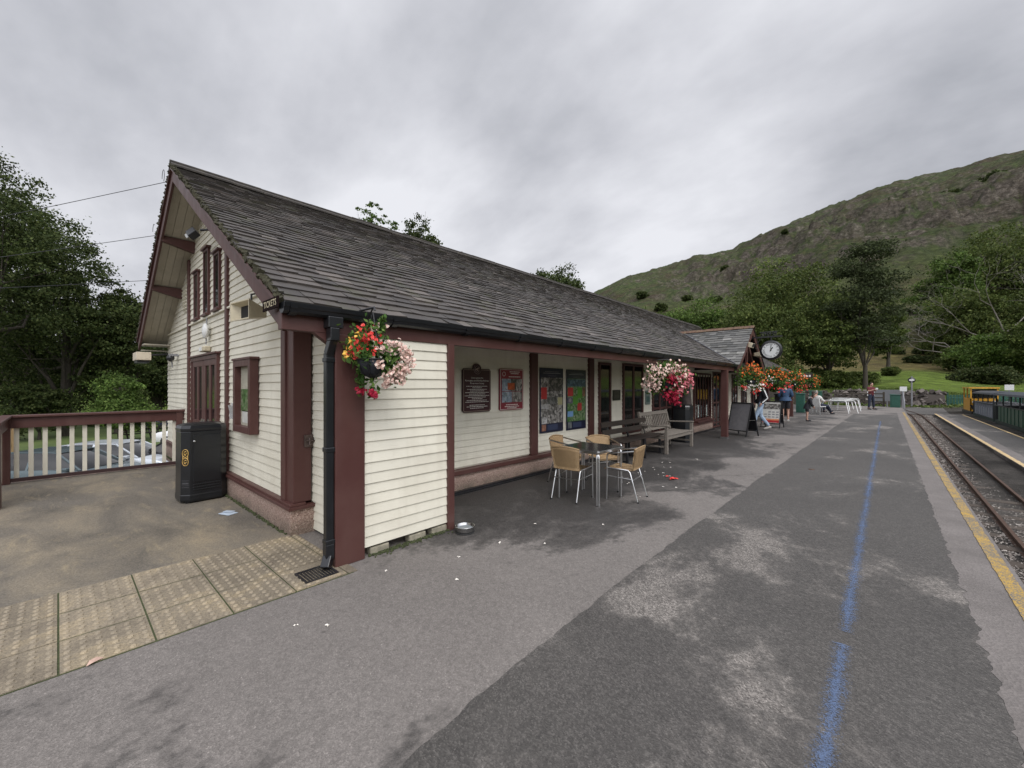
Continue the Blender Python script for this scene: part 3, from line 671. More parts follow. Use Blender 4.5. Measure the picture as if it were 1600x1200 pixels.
# eave fascia and gutter
m=M(); m.box(XV+.02,14.6,3.60,3.625,2.17,2.28); m.box(18.4,XE,3.60,3.625,2.17,2.28); m.build('fascia',MAROON,st)
def gutter(x0,x1,name='gutter'):
    m=M(); yc,zc,r=3.535,2.235,.062
    prof=[(yc+.062,zc+.02),(yc+.055,zc-.035),(yc+.02,zc-.062),(yc-.02,zc-.062),(yc-.045,zc-.045),(yc-.052,zc-.02),(yc-.06,zc-.012),(yc-.066,zc+.02)]
    for a,b in zip(prof,prof[1:]):
        m.add([(x0,a[0],a[1]),(x1,a[0],a[1]),(x1,b[0],b[1]),(x0,b[0],b[1])],[(0,3,2,1),(0,1,2,3)][:1],0,True)
    m.box(x0,x1,yc-.062,yc-.058,zc+.012,zc+.026)
    for x in np.arange(x0+.02,x1,.92):
        for k,(a,b) in enumerate(zip(prof,prof[1:])):
            s=1.0
            m.bar((x+.02,(a[0]+b[0])/2-.0,(a[1]+b[1])/2-.004),(x+.075,(a[0]+b[0])/2,(a[1]+b[1])/2-.004),math.hypot(a[0]-b[0],a[1]-b[1])+.008,.012,up=(0,(a[1]-b[1]),-(a[0]-b[0])) )
    for x in (x0,x1):
        m.prism([(p[0],p[1]) for p in prof]+[(yc-.06,zc+.026)],x-.004,x+.004,'x')
    return m.build(name,BLACKP,st)
gutter(XV-.01,14.55); gutter(18.4,25.7)
# downpipe with swan neck
m=M(); px_,py_=1.585,3.50
m.box(1.53,1.66,3.475,3.585,2.09,2.185); m.box(1.545,1.625,3.47,3.56,1.98,2.09)
m.bar((1.585,3.515,2.0),(1.585,3.60,1.87),.066,.066,up=(1,0,0)); m.box(1.552,1.618,3.567,3.633,.10,1.88)
for z in (1.80,1.02,.22): m.box(1.545,1.625,3.56,3.64,z,z+.04)
m.box(1.548,1.622,3.563,3.637,.09,.22); m.bar((1.585,3.60,.11),(1.54,3.56,.03),.075,.07)
m.build('downpipe',BLACKP,st,bevel=.006)

# ---- gable windows, door
def frame_x(m,X,y0,y1,z0,z1,w,d):
    m.box(X-d,X,y0,y0+w,z0,z1); m.box(X-d,X,y1-w,y1,z0,z1); m.box(X-d,X,y0+w,y1-w,z0,z0+w); m.box(X-d,X,y0+w,y1-w,z1-w,z1)
def frame_y(m,Y,x0,x1,z0,z1,w,d):
    m.box(x0,x0+w,Y-d,Y,z0,z1); m.box(x1-w,x1,Y-d,Y,z0,z1); m.box(x0+w,x1-w,Y-d,Y,z0,z0+w); m.box(x0+w,x1-w,Y-d,Y,z1-w,z1)
for y,zt in ((7.83,3.70),(8.53,3.90),(9.27,3.64)):
    m=M(); frame_x(m,1.72,y-.17,y+.17,2.80,zt,.038,.05); m.box(1.64,1.72,y-.21,y+.21,zt,zt+.03); w_=m.build('window',MAROON,st,bevel=.003)
    m=M(); m.box(1.685,1.70,y-.135,y+.135,2.835,zt-.035); m.build('pane',GLASS,w_)
    m=M(); m.box(1.635,1.72,y-.2,y+.2,2.77,2.80); m.build('sill',MAROON,w_)
m=M(); frame_x(m,1.72,7.74,9.62,.0,2.10,.07,.06); m.box(1.63,1.72,7.70,9.66,2.10,2.13); dfr=m.build('door_frame',MAROON,st,bevel=.003)
for a,b in ((7.81,8.675),(8.685,9.55)):
    m=M(); w=.11
    m.box(1.675,1.715,a,b,.03,.25); m.box(1.675,1.715,a,b,1.93,2.03)
    step=(b-a-.13)/3; xs=[a,a+.13+step*.72,a+.13+2*step*.72+.10,b-.13]
    for q in (a,(a+b)/2-.065,b-.13): m.box(1.675,1.715,q,q+.13,.25,1.93)
    m.box(1.68,1.71,a+.1,b-.1,.92,.98)
    d=m.build('door',MAROON,st,bevel=.003)
    m=M(); m.box(1.688,1.698,a+.12,b-.12,.24,1.94); m.build('pane',GLASS,d)
    m=M(); yy=(a+.02 if a>8 else b-.12); m.box(1.665,1.675,yy,yy+.10,.93,1.02); m.bar((1.655,yy+.02,.97),(1.655,yy+.10,.97),.02,.02); m.build('handle',ALU,d)
m=M(); m.box(1.69,1.72,10.02,10.44,3.06,3.56)
for i in range(7): m.obox((1.685,10.23,3.10+i*.07),(.05,.40,.035),(0,R(35),0))
m.build('louvre_vent',CREAM,st)
# ---- verandah windows and doors
def win_y(x0,x1,z0,z1,mull=0,nm='window',mat=MAROON,Y=4.80,glass=GLASS,rails=()):
    m=M(); frame_y(m,Y,x0,x1,z0,z1,.06,.055)
    for i in range(mull):
        xm=x0+(x1-x0)*(i+1)/(mull+1); m.box(xm-.045,xm+.045,Y-.05,Y,z0+.06,z1-.06)
    for z in rails: m.box(x0+.06,x1-.06,Y-.04,Y,z-.03,z+.03)
    w=m.build(nm,mat,st,bevel=.003)
    m=M(); m.box(x0+.055,x1-.055,Y-.034,Y-.026,z0+.055,z1-.055); m.build('pane',glass,w); return w
win_y(8.14,8.68,.48,2.12); win_y(9.28,10.40,.40,2.14,1); 
d=win_y(11.0,12.9,.02,2.14,3,'door',rails=(.25,.95)); 
for x in (13.0,13.62):
    pass
for x in (8.80+.0,):
    pass
m=M(); m.box(10.42,10.5,4.77,4.80,.34,2.2); m.build('batten',CREAM,st)
# shop window: real glass with goods behind it
m=M(); frame_y(m,4.80,14.3,16.05,.40,2.02,.06,.07)
for i in range(5): xm=14.3+1.75*(i+1)/6; m.box(xm-.022,xm+.022,4.745,4.80,.46,1.96)
sw=m.build('shop_window',MAROON,st,bevel=.002)
m=M(); m.box(14.35,16.0,4.775,4.785,.45,1.97); m.build('pane',CLEAR,sw)
m=M(); m.box(14.28,16.10,4.62,4.80,.345,.40); m.build('sill',MAROON,sw,bevel=.004)
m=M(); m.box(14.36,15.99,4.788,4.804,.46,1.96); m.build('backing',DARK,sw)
for (a,b,z0,z1,mt) in ((14.6,15.2,1.12,1.45,YEL),(15.28,15.75,1.1,1.45,YEL),(14.42,14.62,.48,.95,WHITEP),(14.72,14.95,.5,.93,WHITEP),(15.05,15.3,.5,.9,GREYP),(15.5,15.75,.5,.9,WHITEP),(14.42,14.5,1.55,1.8,GREYP)):
    m=M(); m.box(a,b,4.786,4.787,z0,z1); m.build('window_display',mt,sw)
for k,(a,b) in enumerate(((16.3,17.2),(17.25,18.15))):
    win_y(a,b,.02,2.1,1,'door',rails=(.2,.95))
win_y(18.9,19.7,.5,2.05,1); win_y(20.4,21.3,.5,2.05,1); win_y(22.2,23.0,.5,2.05,1); win_y(23.8,24.8,.02,2.05,1,'door')

# ---- lobby cross gable
FY=3.62
m=M(); ca=1/math.hypot(1,CSL); sa=CSL*ca; HW=2.0; LC=HW/ca
ymeet=RY-(RZ-CZ)/SL
for sgn in (-1,1):
    def PC(u,s,n,sgn=sgn): # u along Y from front, s up slope
        return (XC+sgn*(HW-s*ca+n*sa),FY-.16+u,CZ-CSL*HW+s*sa+n*ca-.02)
    ty=lambda s: (FY-.16, )
    def clip(s): z=CZ-CSL*HW+s*sa; return (0,max(.0,(RY-(RZ-z)/SL)-(FY-.16)))
    slates(m,PC,LC,0,ymeet-FY+.3,.16,.14,clip)
m.build('porch_roof',SLATE2,st)
m=M(); y=FY-.19
while y<ymeet+.1:
    dz=random.uniform(-.004,.006)
    for s in (-1,1): m.add([(XC,y,CZ+.05+dz),(XC,y+.32,CZ+.05+dz),(XC+s*.13,y+.32,CZ-.05+dz),(XC+s*.13,y,CZ-.05+dz),(XC+s*.13,y,CZ-.08+dz),(XC,y,CZ+.02+dz)],[(0,1,2,3),(0,3,4,5)])
    y+=.33
m.build('ridge_tiles',RIDGE2,st)
m=M()
for s in (-1,1):
    m.prism([(XC,CZ-.04),(XC+s*HW,CZ-CSL*HW-.04),(XC+s*HW,CZ-CSL*HW-.25),(XC,CZ-.27)],FY-.14,FY-.10,'y')
m.build('bargeboard',MAROON,st)
m=M()
for s in (-1,1):
    m.prism([(XC,CZ-.42),(XC+s*1.25,CZ-.42-CSL*1.5),(XC+s*1.05,CZ-.42-CSL*1.5),(XC,CZ-.62)],FY+.02,FY+.12,'y')
m.box(XC-1.9,XC+1.9,FY+.02,FY+.14,2.08,2.24); m.box(XC-.06,XC+.06,FY+.03,FY+.10,2.24,3.3); m.build('truss',MAROON,st)
m=M(); m.prism([(XC-1.9,2.2),(XC+1.9,2.2),(XC,CZ-.2)],FY+1.1,FY+1.15,'y'); m.box(XC-1.9,XC+1.9,FY+1.15,FY+1.2,1.9,2.3); m.build('porch_gable',CREAM,st)
m=M()
for s in (-1,1): m.prism([(XC,CZ-.03),(XC+s*HW,CZ-CSL*HW-.03),(XC+s*HW,CZ-CSL*HW-.06),(XC,CZ-.06)],FY-.12,FY+1.3,'y')
m.build('porch_roof_deck',DARK,st)
# flashing in the valley
m=M()
for s in (-1,1): m.tube([(XC+s*vx(3.75),3.75,roofz(3.75)+.01),(XC,ymeet,roofz(ymeet)+.02)],.022,6)
m.tube([(14.62,3.6,2.31),(14.5,3.75,2.42),(14.8,3.72,2.36)],.03,6); m.build('valley_flashing',simple('lead',(.10,.10,.11),.6),st)
# blocks showing under the boarded screen
for x in (1.95,2.38,2.66):
    m=M(); m.obox((x+.12,3.63,.035),(.20,.09,.07),(0,0,0)); m.build('foot_block',simple('old_brick',(.22,.20,.15),.9,0,.5,14),st,bevel=.01)

# ---------------------------------------------------------------- lettering
def text_into(m,s,size,origin,xdir,ydir,mi=0,align='CENTER',width=None,extr=0):
    cu=bpy.data.curves.new('t','FONT'); cu.body=s; cu.size=size; cu.align_x=align; cu.align_y='CENTER'; cu.resolution_u=2
    o=bpy.data.objects.new('t',cu); me=bpy.data.meshes.new_from_object(o)
    vs=[v.co.copy() for v in me.vertices]; fs=[tuple(p.vertices) for p in me.polygons]
    if vs and width:
        w=max(v.x for v in vs)-min(v.x for v in vs); k=width/w
        for v in vs: v.x*=k
    X=Vector(xdir);Y=Vector(ydir);O=Vector(origin)
    m.add([O+X*v.x+Y*v.y for v in vs],fs,mi)
    bpy.data.objects.remove(o); bpy.data.curves.remove(cu); bpy.data.meshes.remove(me)
WHITE_T=simple('sign_white',(.70,.68,.62),.5); GOLD=simple('gold_paint',(.55,.36,.11),.45,.2); 
SIGNM=simple('sign_maroon',(.040,.010,.016),.35,0,.1); SIGNR=simple('sign_red',(.20,.022,.035),.35,0,.1); NAVY=simple('sign_navy',(.012,.014,.035),.3,0,.1)
def photomat(name,a,b,c,sc_=9):
    m=NM(name,.3); n=m.noise(sc_,6,.75,.6); v=m.n('TexVoronoi'); v.inputs['Scale'].default_value=sc_*1.6; m.l(m.tc.outputs['Object'],v.inputs['Vector'])
    m.col(m.mix(.5,m.ramp(n,[(.35,a),(.5,b),(.65,c)]),m.ramp(v.outputs['Color'],[(.2,a),(.5,b),(.8,c)]))); return m.m
PH_BW=photomat('monochrome_photo_print',(.02,.02,.02),(.12,.11,.10),(.5,.48,.44),14)
PH_COL=photomat('colour_photo_print',(.02,.045,.015),(.05,.16,.03),(.30,.30,.22),16)
PH_SKY=photomat('landscape_photo_print',(.06,.08,.03),(.18,.24,.30),(.42,.46,.5),11)
PH_ENG=photomat('engine_photo_print',(.01,.012,.01),(.05,.05,.045),(.25,.23,.2),12)
PH_RED=simple('print_red',(.38,.03,.03),.35); PH_GRN=simple('print_green',(.07,.22,.025),.35); PH_BLU=simple('print_blue',(.16,.30,.52),.35)
def yq(m,x0,x1,z0,z1,y,mi=0): m.add([(x0,y,z0),(x1,y,z0),(x1,y,z1),(x0,y,z1)],[(0,1,2,3)],mi)
def board_y(name,label,cat,x0,x1,z0,z1,Y,mats,build):
    t=thing(name,label,cat,((x0+x1)/2,Y,z0)); build(t); return t
# enamel style sign with crest
def s1():
    t=thing('notice_sign','maroon society notice board with a round crest on top and pale lettering','sign',(4.42,4.77,1.18))
    m=M(); x0,x1,z0,z1=4.12,4.72,1.18,1.86; Y=4.765
    r=.03; poly=[(x0+r,z0),(x1-r,z0),(x1,z0+r),(x1,z1-r),(x1-r,z1),(x0+r,z1),(x0,z1-r),(x0,z0+r)]
    m.prism(poly,Y-.012,Y+.012,'y'); m.lathe([(.001,-.016),(.085,-.016),(.085,.01)],(4.42,Y,1.855),28,0,'y'); m.build('sign_plate',SIGNM,t)
    m=M()
    def rim(pts,w=.006):
        for a,b in zip(pts,pts[1:]+pts[:1]): m.bar((a[0],Y-.014,a[1]),(b[0],Y-.014,b[1]),.004,w)
    q=.018; rim([(x0+r+q*.4,z0+q),(x1-r-q*.4,z0+q),(x1-q,z0+r+q*.4),(x1-q,z1-r),(x1-r,z1-q),(x0+r,z1-q),(x0+q,z1-r),(x0+q,z0+r)])
    for rr in (.078,.050):
        pts=[(4.42+rr*math.cos(a),Y-.019,1.855+rr*math.sin(a)) for a in np.linspace(0,2*PI,25)]; m.tube(pts,.003,5)
    m.obox((4.42,Y-.019,1.86),(.08,.003,.022),(0,-.4,0)); m.obox((4.42,Y-.019,1.835),(.05,.003,.014),(0,.5,0))
    m.build('trim',simple('sign_trim',(.32,.25,.2),.5),t)
    m=M()
    X,Z=(1,0,0),(0,0,1)
    text_into(m,'Come and join the',.034,(4.42,Y-.0135,1.715),X,Z)
    text_into(m,'Ravenglass and Eskdale Railway',.036,(4.42,Y-.0135,1.672),X,Z,0,'CENTER',.50)
    text_into(m,'Preservation Society',.036,(4.42,Y-.0135,1.630),X,Z)
    # small print: illegible at this size, kept as short broken strokes
    ws=[.46,.2,.42,.30,.50,.34,.52,.38,.22,.44,.50,0,.32,.44,.30]; z=1.585
    for w in ws:
        x=4.42-w/2
        while x<4.42+w/2-.01 and w>0:
            l=random.uniform(.012,.04); yq(m,x,min(x+l,4.42+w/2),z-.004,z+.004,Y-.0135); x+=l+.007
        z-=.0245
    m.build('lettering',WHITE_T,t)
s1()
def s2():
    t=thing('notice_sign','dark red museum sign with three railway photographs beside the crested board','sign',(5.23,4.77,1.17)); Y=4.765
    x0,x1,z0,z1=4.93,5.53,1.18,1.88
    m=M(); r=.02; m.prism([(x0+r,z0),(x1-r,z0),(x1,z0+r),(x1,z1-r),(x1-r,z1),(x0+r,z1),(x0,z1-r),(x0,z0+r)],Y-.012,Y+.012,'y'); m.build('sign_plate',SIGNR,t)
    m=M()
    for a,b in (((x0+.015,z0+.015),(x1-.015,z0+.015)),((x1-.015,z0+.015),(x1-.015,z1-.015)),((x1-.015,z1-.015),(x0+.015,z1-.015)),((x0+.015,z1-.015),(x0+.015,z0+.015))): m.bar((a[0],Y-.013,a[1]),(b[0],Y-.013,b[1]),.004,.006)
    pts=[(5.03+.035*math.cos(a),Y-.014,1.79+.035*math.sin(a)) for a in np.linspace(0,2*PI,19)]; m.tube(pts,.003,5)
    for z,w in ((1.83,.26),(1.80,.2),(1.745,.30),(1.27,.3),(1.24,.36),(1.215,.24)):
        xx=(5.30 if z>1.5 else 5.23)-w/2; e=xx+w
        while xx<e: l=random.uniform(.015,.04); yq(m,xx,min(e,xx+l),z-.006,z+.006,Y-.0135); xx+=l+.007
    m.build('lettering',WHITE_T,t)
    for a,b,c,d,mt in ((4.98,5.20,1.50,1.71,PH_SKY),(5.20,5.34,1.50,1.71,PH_ENG),(5.34,5.49,1.50,1.71,PH_BW),(4.98,5.23,1.31,1.49,PH_SKY),(5.24,5.49,1.31,1.49,PH_BW)):
        m=M(); yq(m,a,b,c,d,Y-.0135); m.build('photograph',mt,t)
    m=M(); yq(m,5.12,5.30,1.52,1.64,Y-.0138); m.build('photograph',simple('print_orange',(.35,.07,.02),.4,0,.5,20),t)
s2()
def poster(x0,x1,z0,z1,label,items):
    t=thing('history_poster',label,'poster',((x0+x1)/2,4.77,z0),group='tall navy bordered posters'); Y=4.77
    m=M(); m.box(x0,x1,Y-.006,Y+.006,z0,z1); m.build('poster_board',NAVY,t)
    k=0
    for a,b,c,d,mt in items:
        w=x1-x0;h=z1-z0; m=M(); yq(m,x0+a*w,x0+b*w,z0+c*h,z0+d*h,Y-.0075-.0004*k); m.build('picture',mt,t); k+=1
    m=M(); w=x1-x0
    for z,ww,hh in ((z1-.07,.6,.006),(z1-.10,.75,.010),(z1-.15,.35,.004)): yq(m,x0+w*(1-ww)/2,x0+w*(1+ww)/2,z-hh/2,z+hh/2,Y-.0072)
    m.build('heading',GREYP,t)
L_=lambda: None
itemsA=[(.03,.97,.14,.85,PH_BW),(.04,.28,.52,.70,PH_RED),(.75,.96,.42,.54,simple('print_sepia',(.34,.32,.17),.4)),(.28,.72,.44,.55,photomat('dim_print',(.04,.04,.04),(.1,.1,.09),(.2,.2,.19),8)),(.05,.35,.37,.44,photomat('pale_print',(.2,.2,.2),(.35,.34,.32),(.5,.5,.5),10)),(.35,.95,.64,.84,photomat('dark_print',(.01,.01,.01),(.05,.05,.045),(.2,.18,.16),13)),(.06,.24,.03,.13,simple('print_brown',(.25,.12,.08),.4,0,.4,20)),(.3,.74,.035,.12,simple('print_slate',(.035,.045,.09),.4)),(.06,.28,.14,.24,photomat('dog_print',(.05,.05,.05),(.4,.38,.36),(.6,.6,.6),10))]
itemsB=[(.03,.97,.14,.85,PH_COL),(.05,.32,.56,.70,PH_RED),(.54,.76,.31,.44,PH_RED),(.30,.56,.42,.55,PH_GRN),(.54,.78,.52,.70,PH_GRN),(.04,.32,.22,.31,PH_BLU),(.04,.96,.72,.84,photomat('night_print',(.01,.015,.02),(.03,.06,.09),(.12,.2,.25),12)),(.03,.3,.44,.54,photomat('moor_print',(.03,.03,.05),(.1,.1,.14),(.3,.26,.25),12)),(.8,.95,.55,.70,photomat('warm_print',(.04,.02,.03),(.2,.08,.04),(.3,.2,.15),12)),(.06,.24,.03,.13,photomat('plaque_print',(.04,.05,.06),(.1,.12,.12),(.2,.2,.2),14)),(.3,.74,.035,.12,simple('print_slate2',(.035,.045,.09),.4))]
poster(6.02,6.76,.70,1.93,'navy bordered poster full of black and white photographs with one red caption',itemsA)
poster(6.88,7.60,.69,1.92,'navy bordered poster of colour photographs with green and red panels',itemsB)
def plaque(x0,x1,z0,z1,mat,label,nm='wall_plaque'):
    m=M(); m.box(x0,x1,4.765,4.785,z0,z1); o=m.build(nm,mat,bevel=.003); return tag(o,label,'plaque')
t=thing('wall_plaque','small dark bronze plaque between the narrow window and the glazed doors','plaque',(8.97,4.77,1.23))
m=M(); m.box(8.79,9.15,4.765,4.785,1.24,1.49); m.build('plate',simple('bronze',(.045,.045,.035),.45,.5),t)
m=M()
for z in (1.45,1.42,1.39,1.36,1.33,1.30): 
    w=random.uniform(.18,.28); yq(m,8.97-w/2,8.97+w/2,z-.004,z+.004,4.7645)
m.build('raised_lettering',simple('worn_bronze',(.13,.12,.10),.4,.5),t)
t=thing('notice_sheet','pale green notice sheet on the wall right of the glazed doors','notice',(10.62,4.77,1.1))
m=M(); m.box(10.56,10.86,4.768,4.785,1.08,1.46); m.build('sheet',simple('pale_green_print',(.16,.20,.18),.4),t)
m=M(); yq(m,10.60,10.72,1.36,1.42,4.7675); yq(m,10.6,10.82,1.15,1.3,4.7675); m.build('print_block',simple('green_print',(.06,.11,.10),.4),t)

# ---- things on the gable
def spk(loc,rz,label,s=1,nm='horn_speaker',pitch=0):
    t=thing(nm,label,'speaker',loc,rz)
    m=M(); a,b=.27*s,.125*s
    def ring(x,w,h): return [(x,-w,-h),(x,w,-h),(x,w,h),(x,-w,h)]
    rs=[ring(0,a,b),ring(-.20*s,a*.55,b*.6),ring(-.30*s,a*.32,b*.5),ring(-.30*s,a*.3,b*.45)]
    inn=[ring(0,a-.012,b-.012),ring(-.18*s,a*.35,b*.35)]
    vs=sum(rs,[]); fs=[(i*4+j,i*4+(j+1)%4,(i+1)*4+(j+1)%4,(i+1)*4+j) for i in range(3) for j in range(4)]+[(15,14,13,12)]
    m.add(vs,fs); m.add(rs[0]+inn[0]+inn[1],[(j,4+j,4+(j+1)%4,(j+1)%4) for j in range(4)]+[(4+j,8+j,8+(j+1)%4,4+(j+1)%4) for j in range(4)])
    h=m.build('horn',BEIGE,t,world=False)
    m=M(); m.add(ring(-.09*s,a*.60,b*.62),[(0,1,2,3)]); m.build('throat',DARK,t,world=False)
    m=M(); m.tube([(-.12,.0,b*.7),(-.12,0,b+.09),(-.20,0,b+.12)],.011,8); m.build('bracket',BLACKM,t,world=False)
    if pitch: 
        for o in t.children: o.rotation_euler=(0,pitch,0)
    return t
spk((1.30,5.12,2.40),R(188),'beige horn loudspeaker under the gable overhang beside the hanging name sign',.82)
t=thing('flood_light','small black floodlight high on the gable near the right bargeboard','light',(1.55,7.95,4.0))
m=M(); m.obox((1.42,8.05,3.98),(.10,.26,.14),(R(35),R(35),R(20))); m.build('lamp_housing',BLACKM,t,bevel=.01)
m=M(); m.tube([(1.70,7.75,3.98),(1.6,7.8,4.03),(1.5,7.95,4.03)],.018,8); m.box(1.66,1.71,7.68,7.82,3.9,4.05); m.build('bracket',BLACKM,t)
m=M(); m.obox((1.37,8.08,3.955),(.012,.21,.10),(R(35),R(35),R(20))); m.build('lens',simple('lamp_lens',(.35,.35,.33),.15),t)
t=thing('name_sign','small black hanging sign reading TICKETS at the roof corner','sign',(1.15,3.72,2.2))
m=M(); m.obox((1.165,3.72,2.262),(.012,.36,.092)); m.build('sign_plate',simple('sign_black',(.012,.006,.006),.9,0,.1,9,.1),t,bevel=.003)
m=M(); text_into(m,'TICKETS',.075,(1.158,3.72,2.262),(0,-1,0),(0,0,1),0,'CENTER',.29); m.build('lettering',simple('sign_cream',(.62,.54,.36),.5),t)
t=thing('bulkhead_light','cream bulkhead light over the double doors','light',(1.68,8.45,2.15)); m=M(); m.box(1.60,1.70,8.28,8.62,2.16,2.25); m.build('lamp_body',BEIGE,t,bevel=.02); m=M(); m.box(1.595,1.605,8.42,8.60,2.17,2.24); m.build('diffuser',WHITEP,t,bevel=.004)
t=thing('bracket_lamp','white oval lamp on a thin stem above the ticket doors','light',(1.66,8.36,2.3)); m=M(); m.ball((1.64,8.36,2.50),(.045,.11,.13),14); m.build('lamp_head',WHITEP,t); m=M(); m.tube([(1.66,8.36,2.72),(1.65,8.36,2.28)],.010,6); m.build('stem',GREYP,t)
# noticeboard
t=thing('notice_board','maroon framed glazed notice board with posters on the gable wall','notice board',(1.7,6.22,.98))
m=M(); frame_x(m,1.70,5.86,6.60,.98,1.93,.085,.10); m.box(1.59,1.70,5.83,6.63,1.93,1.96); m.build('frame',MAROON,t,bevel=.004)
m=M(); m.box(1.675,1.695,5.93,6.53,1.05,1.87); m.build('back_panel',simple('cork_board',(.36,.34,.27),.7),t)
for a,b,z0,z1,mt in ((5.97,6.17,1.50,1.78,PH_BLU),(5.97,6.15,1.40,1.5,NAVY),(6.2,6.5,1.25,1.55,PH_COL),(5.97,6.45,1.10,1.26,simple('paper',(.5,.5,.46),.6))):
    m=M(); m.add([(1.673,a,z0),(1.673,b,z0),(1.673,b,z1),(1.673,a,z1)],[(0,3,2,1)]); m.build('leaflet',mt,t)
t=thing('small_notice','small red and white notice beside the glazed notice board','notice',(1.68,6.75,1.5)); m=M(); m.box(1.683,1.692,6.68,6.86,1.5,1.72); m.build('card',WHITEP,t); m=M(); m.box(1.679,1.683,6.68,6.86,1.50,1.55); m.box(1.679,1.683,6.68,6.86,1.66,1.72); m.build('red_band',PH_RED,t)
t=thing('leaflet_rack','clear leaflet rack with folded papers under the small red notice','leaflet rack',(1.66,6.8,1.1)); m=M(); m.obox((1.65,6.82,1.22),(.008,.26,.2),(0,R(-12),0)); m.obox((1.68,6.95,1.22),(.07,.006,.2)); m.obox((1.68,6.69,1.22),(.07,.006,.2)); m.build('holder',simple('cloudy_plastic',(.42,.42,.42),.2),t); m=M(); m.obox((1.672,6.80,1.25),(.01,.2,.2),(0,R(-8),0)); m.build('papers',WHITEP,t)
t=thing('wall_camera','dark dome camera on the far end of the gable wall','camera',(1.68,11.1,2.2)); m=M(); m.ball((1.58,11.1,2.17),.07,12); m.build('dome',BLACKM,t); m=M(); m.box(1.55,1.71,11.05,11.15,2.21,2.26); m.tube([(1.6,11.13,2.2),(1.62,11.15,1.98)],.012,6); m.build('bracket',GREYP,t)
t=thing('cabinet_speaker','pale box loudspeaker hanging below the far eave of the gable','speaker',(1.35,11.9,2.1)); m=M(); m.obox((1.22,11.95,2.22),(.24,.62,.17),(0,0,R(0))); m.build('cabinet',simple('pale_beige',(.60,.52,.40),.5),t,bevel=.01); m=M(); m.obox((1.22,11.95,2.11),(.2,.5,.05)); m.build('base_tray',BLACKM,t); m=M(); m.tube([(1.3,11.9,2.25),(1.65,11.9,2.3)],.02,6); m.build('bracket',BLACKM,t)
t=thing('door_latch','small metal latch box on the side of the corner post','latch',(1.85,4.67,.98)); m=M(); m.box(1.79,1.88,4.655,4.675,.93,1.06); m.tube([(1.80,4.645,1.0),(1.93,4.63,.99)],.009,6); m.tube([(1.84,4.65,1.03),(1.84,4.64,.95)],.012,6); m.build('bolt',simple('worn_steel',(.12,.09,.08),.5,.6),t)
t=thing('flood_light','beige floodlight on the underside of the lobby gable','light',(15.9,3.4,2.85)); m=M(); m.obox((15.95,3.45,2.98),(.34,.18,.16),(R(20),0,0)); m.build('lamp_housing',BEIGE,t,bevel=.01); m=M(); m.obox((15.95,3.355,2.965),(.26,.02,.10),(R(20),0,0)); m.build('lens',DARK,t); m=M(); m.tube([(15.95,3.5,3.05),(16.1,3.63,3.1)],.02,6); m.build('bracket',BEIGE,t)
spk((17.1,3.35,2.72),R(-60),'pale loudspeaker on the right side of the lobby gable below the clock',.85)
# station clock
t=thing('station_clock','round black double sided station clock with a white dial hanging from a scroll bracket','clock',(16.46,2.95,2.8))
CX_,CY_,CZ_=16.46,2.93,2.80
m=M(); m.lathe([(.26,-.09),(.31,-.09),(.335,-.06),(.335,.06),(.31,.09),(.26,.09),(.27,.07),(.001,.07)],(CX_,CY_,CZ_),36,0,'x'); m.lathe([(.27,-.07),(.001,-.07)],(CX_,CY_,CZ_),36,0,'x'); m.build('clock_case',BLACKM,t)
DIAL=simple('clock_dial',(.62,.63,.62),.5,0,.03)
for s in (-1,1):
    m=M(); vs=[(CX_+s*.072,CY_,CZ_)]+[(CX_+s*.072,CY_+.265*math.cos(a),CZ_+.265*math.sin(a)) for a in np.linspace(0,2*PI,37)[:-1]]
    m.add(vs,[((0,1+i,1+(i+1)%36) if s>0 else (0,1+(i+1)%36,1+i)) for i in range(36)]); dl=m.build('dial',DIAL,t)
    m=M()
    for i,rn in enumerate(['XII','I','II','III','IIII','V','VI','VII','VIII','IX','X','XI']):
        a=i*PI/6; hx=-s*0-1*(1 if s<0 else -1)
        yd=Vector((0,math.sin(a)*hx,math.cos(a))); xd=Vector((0,math.cos(a)*hx,-math.sin(a)))
        text_into(m,rn,.095,Vector((CX_+s*.074,CY_,CZ_))+yd*.205,xd,yd)
    m.build('numerals',BLACKM,dl)
    m=M(); hx=-1 if s<0 else 1
    for ang,ln,w in ((R(4),.20,.018),(R(32),.125,.026)):
        m.bar((CX_+s*.078,CY_-hx*math.sin(ang)*.04,CZ_-math.cos(ang)*.04),(CX_+s*.078,CY_+hx*math.sin(ang)*ln,CZ_+math.cos(ang)*ln),w,.004,up=(1,0,0))
    m.ball((CX_+s*.078,CY_,CZ_),.02,8); m.build('hands',BLACKM,dl)
m=M(); m.bar((CX_,3.60,3.27),(CX_,2.6,3.27),.03,.05); m.tube([(CX_,CY_,3.27),(CX_,CY_,3.15)],.02,8)
m.tube([(CX_,3.55,2.98),(CX_,3.35,3.05),(CX_,3.22,3.25)],.014,6)
for k in range(3):
    c0=3.0+.16*(k-1); pts=[(CX_,c0+(.075-.05*q)*math.cos(q*9),3.37+(.075-.05*q)*math.sin(q*9)) for q in np.linspace(0,1,16)]; m.tube(pts,.011,5)
for k in range(6): m.tube([(CX_,2.78+k*.09,3.29),(CX_,2.78+k*.09,3.44)],.008,5)
m.tube([(CX_,2.74,3.44),(CX_,3.28,3.44)],.012,6); m.build('bracket',BLACKM,t)
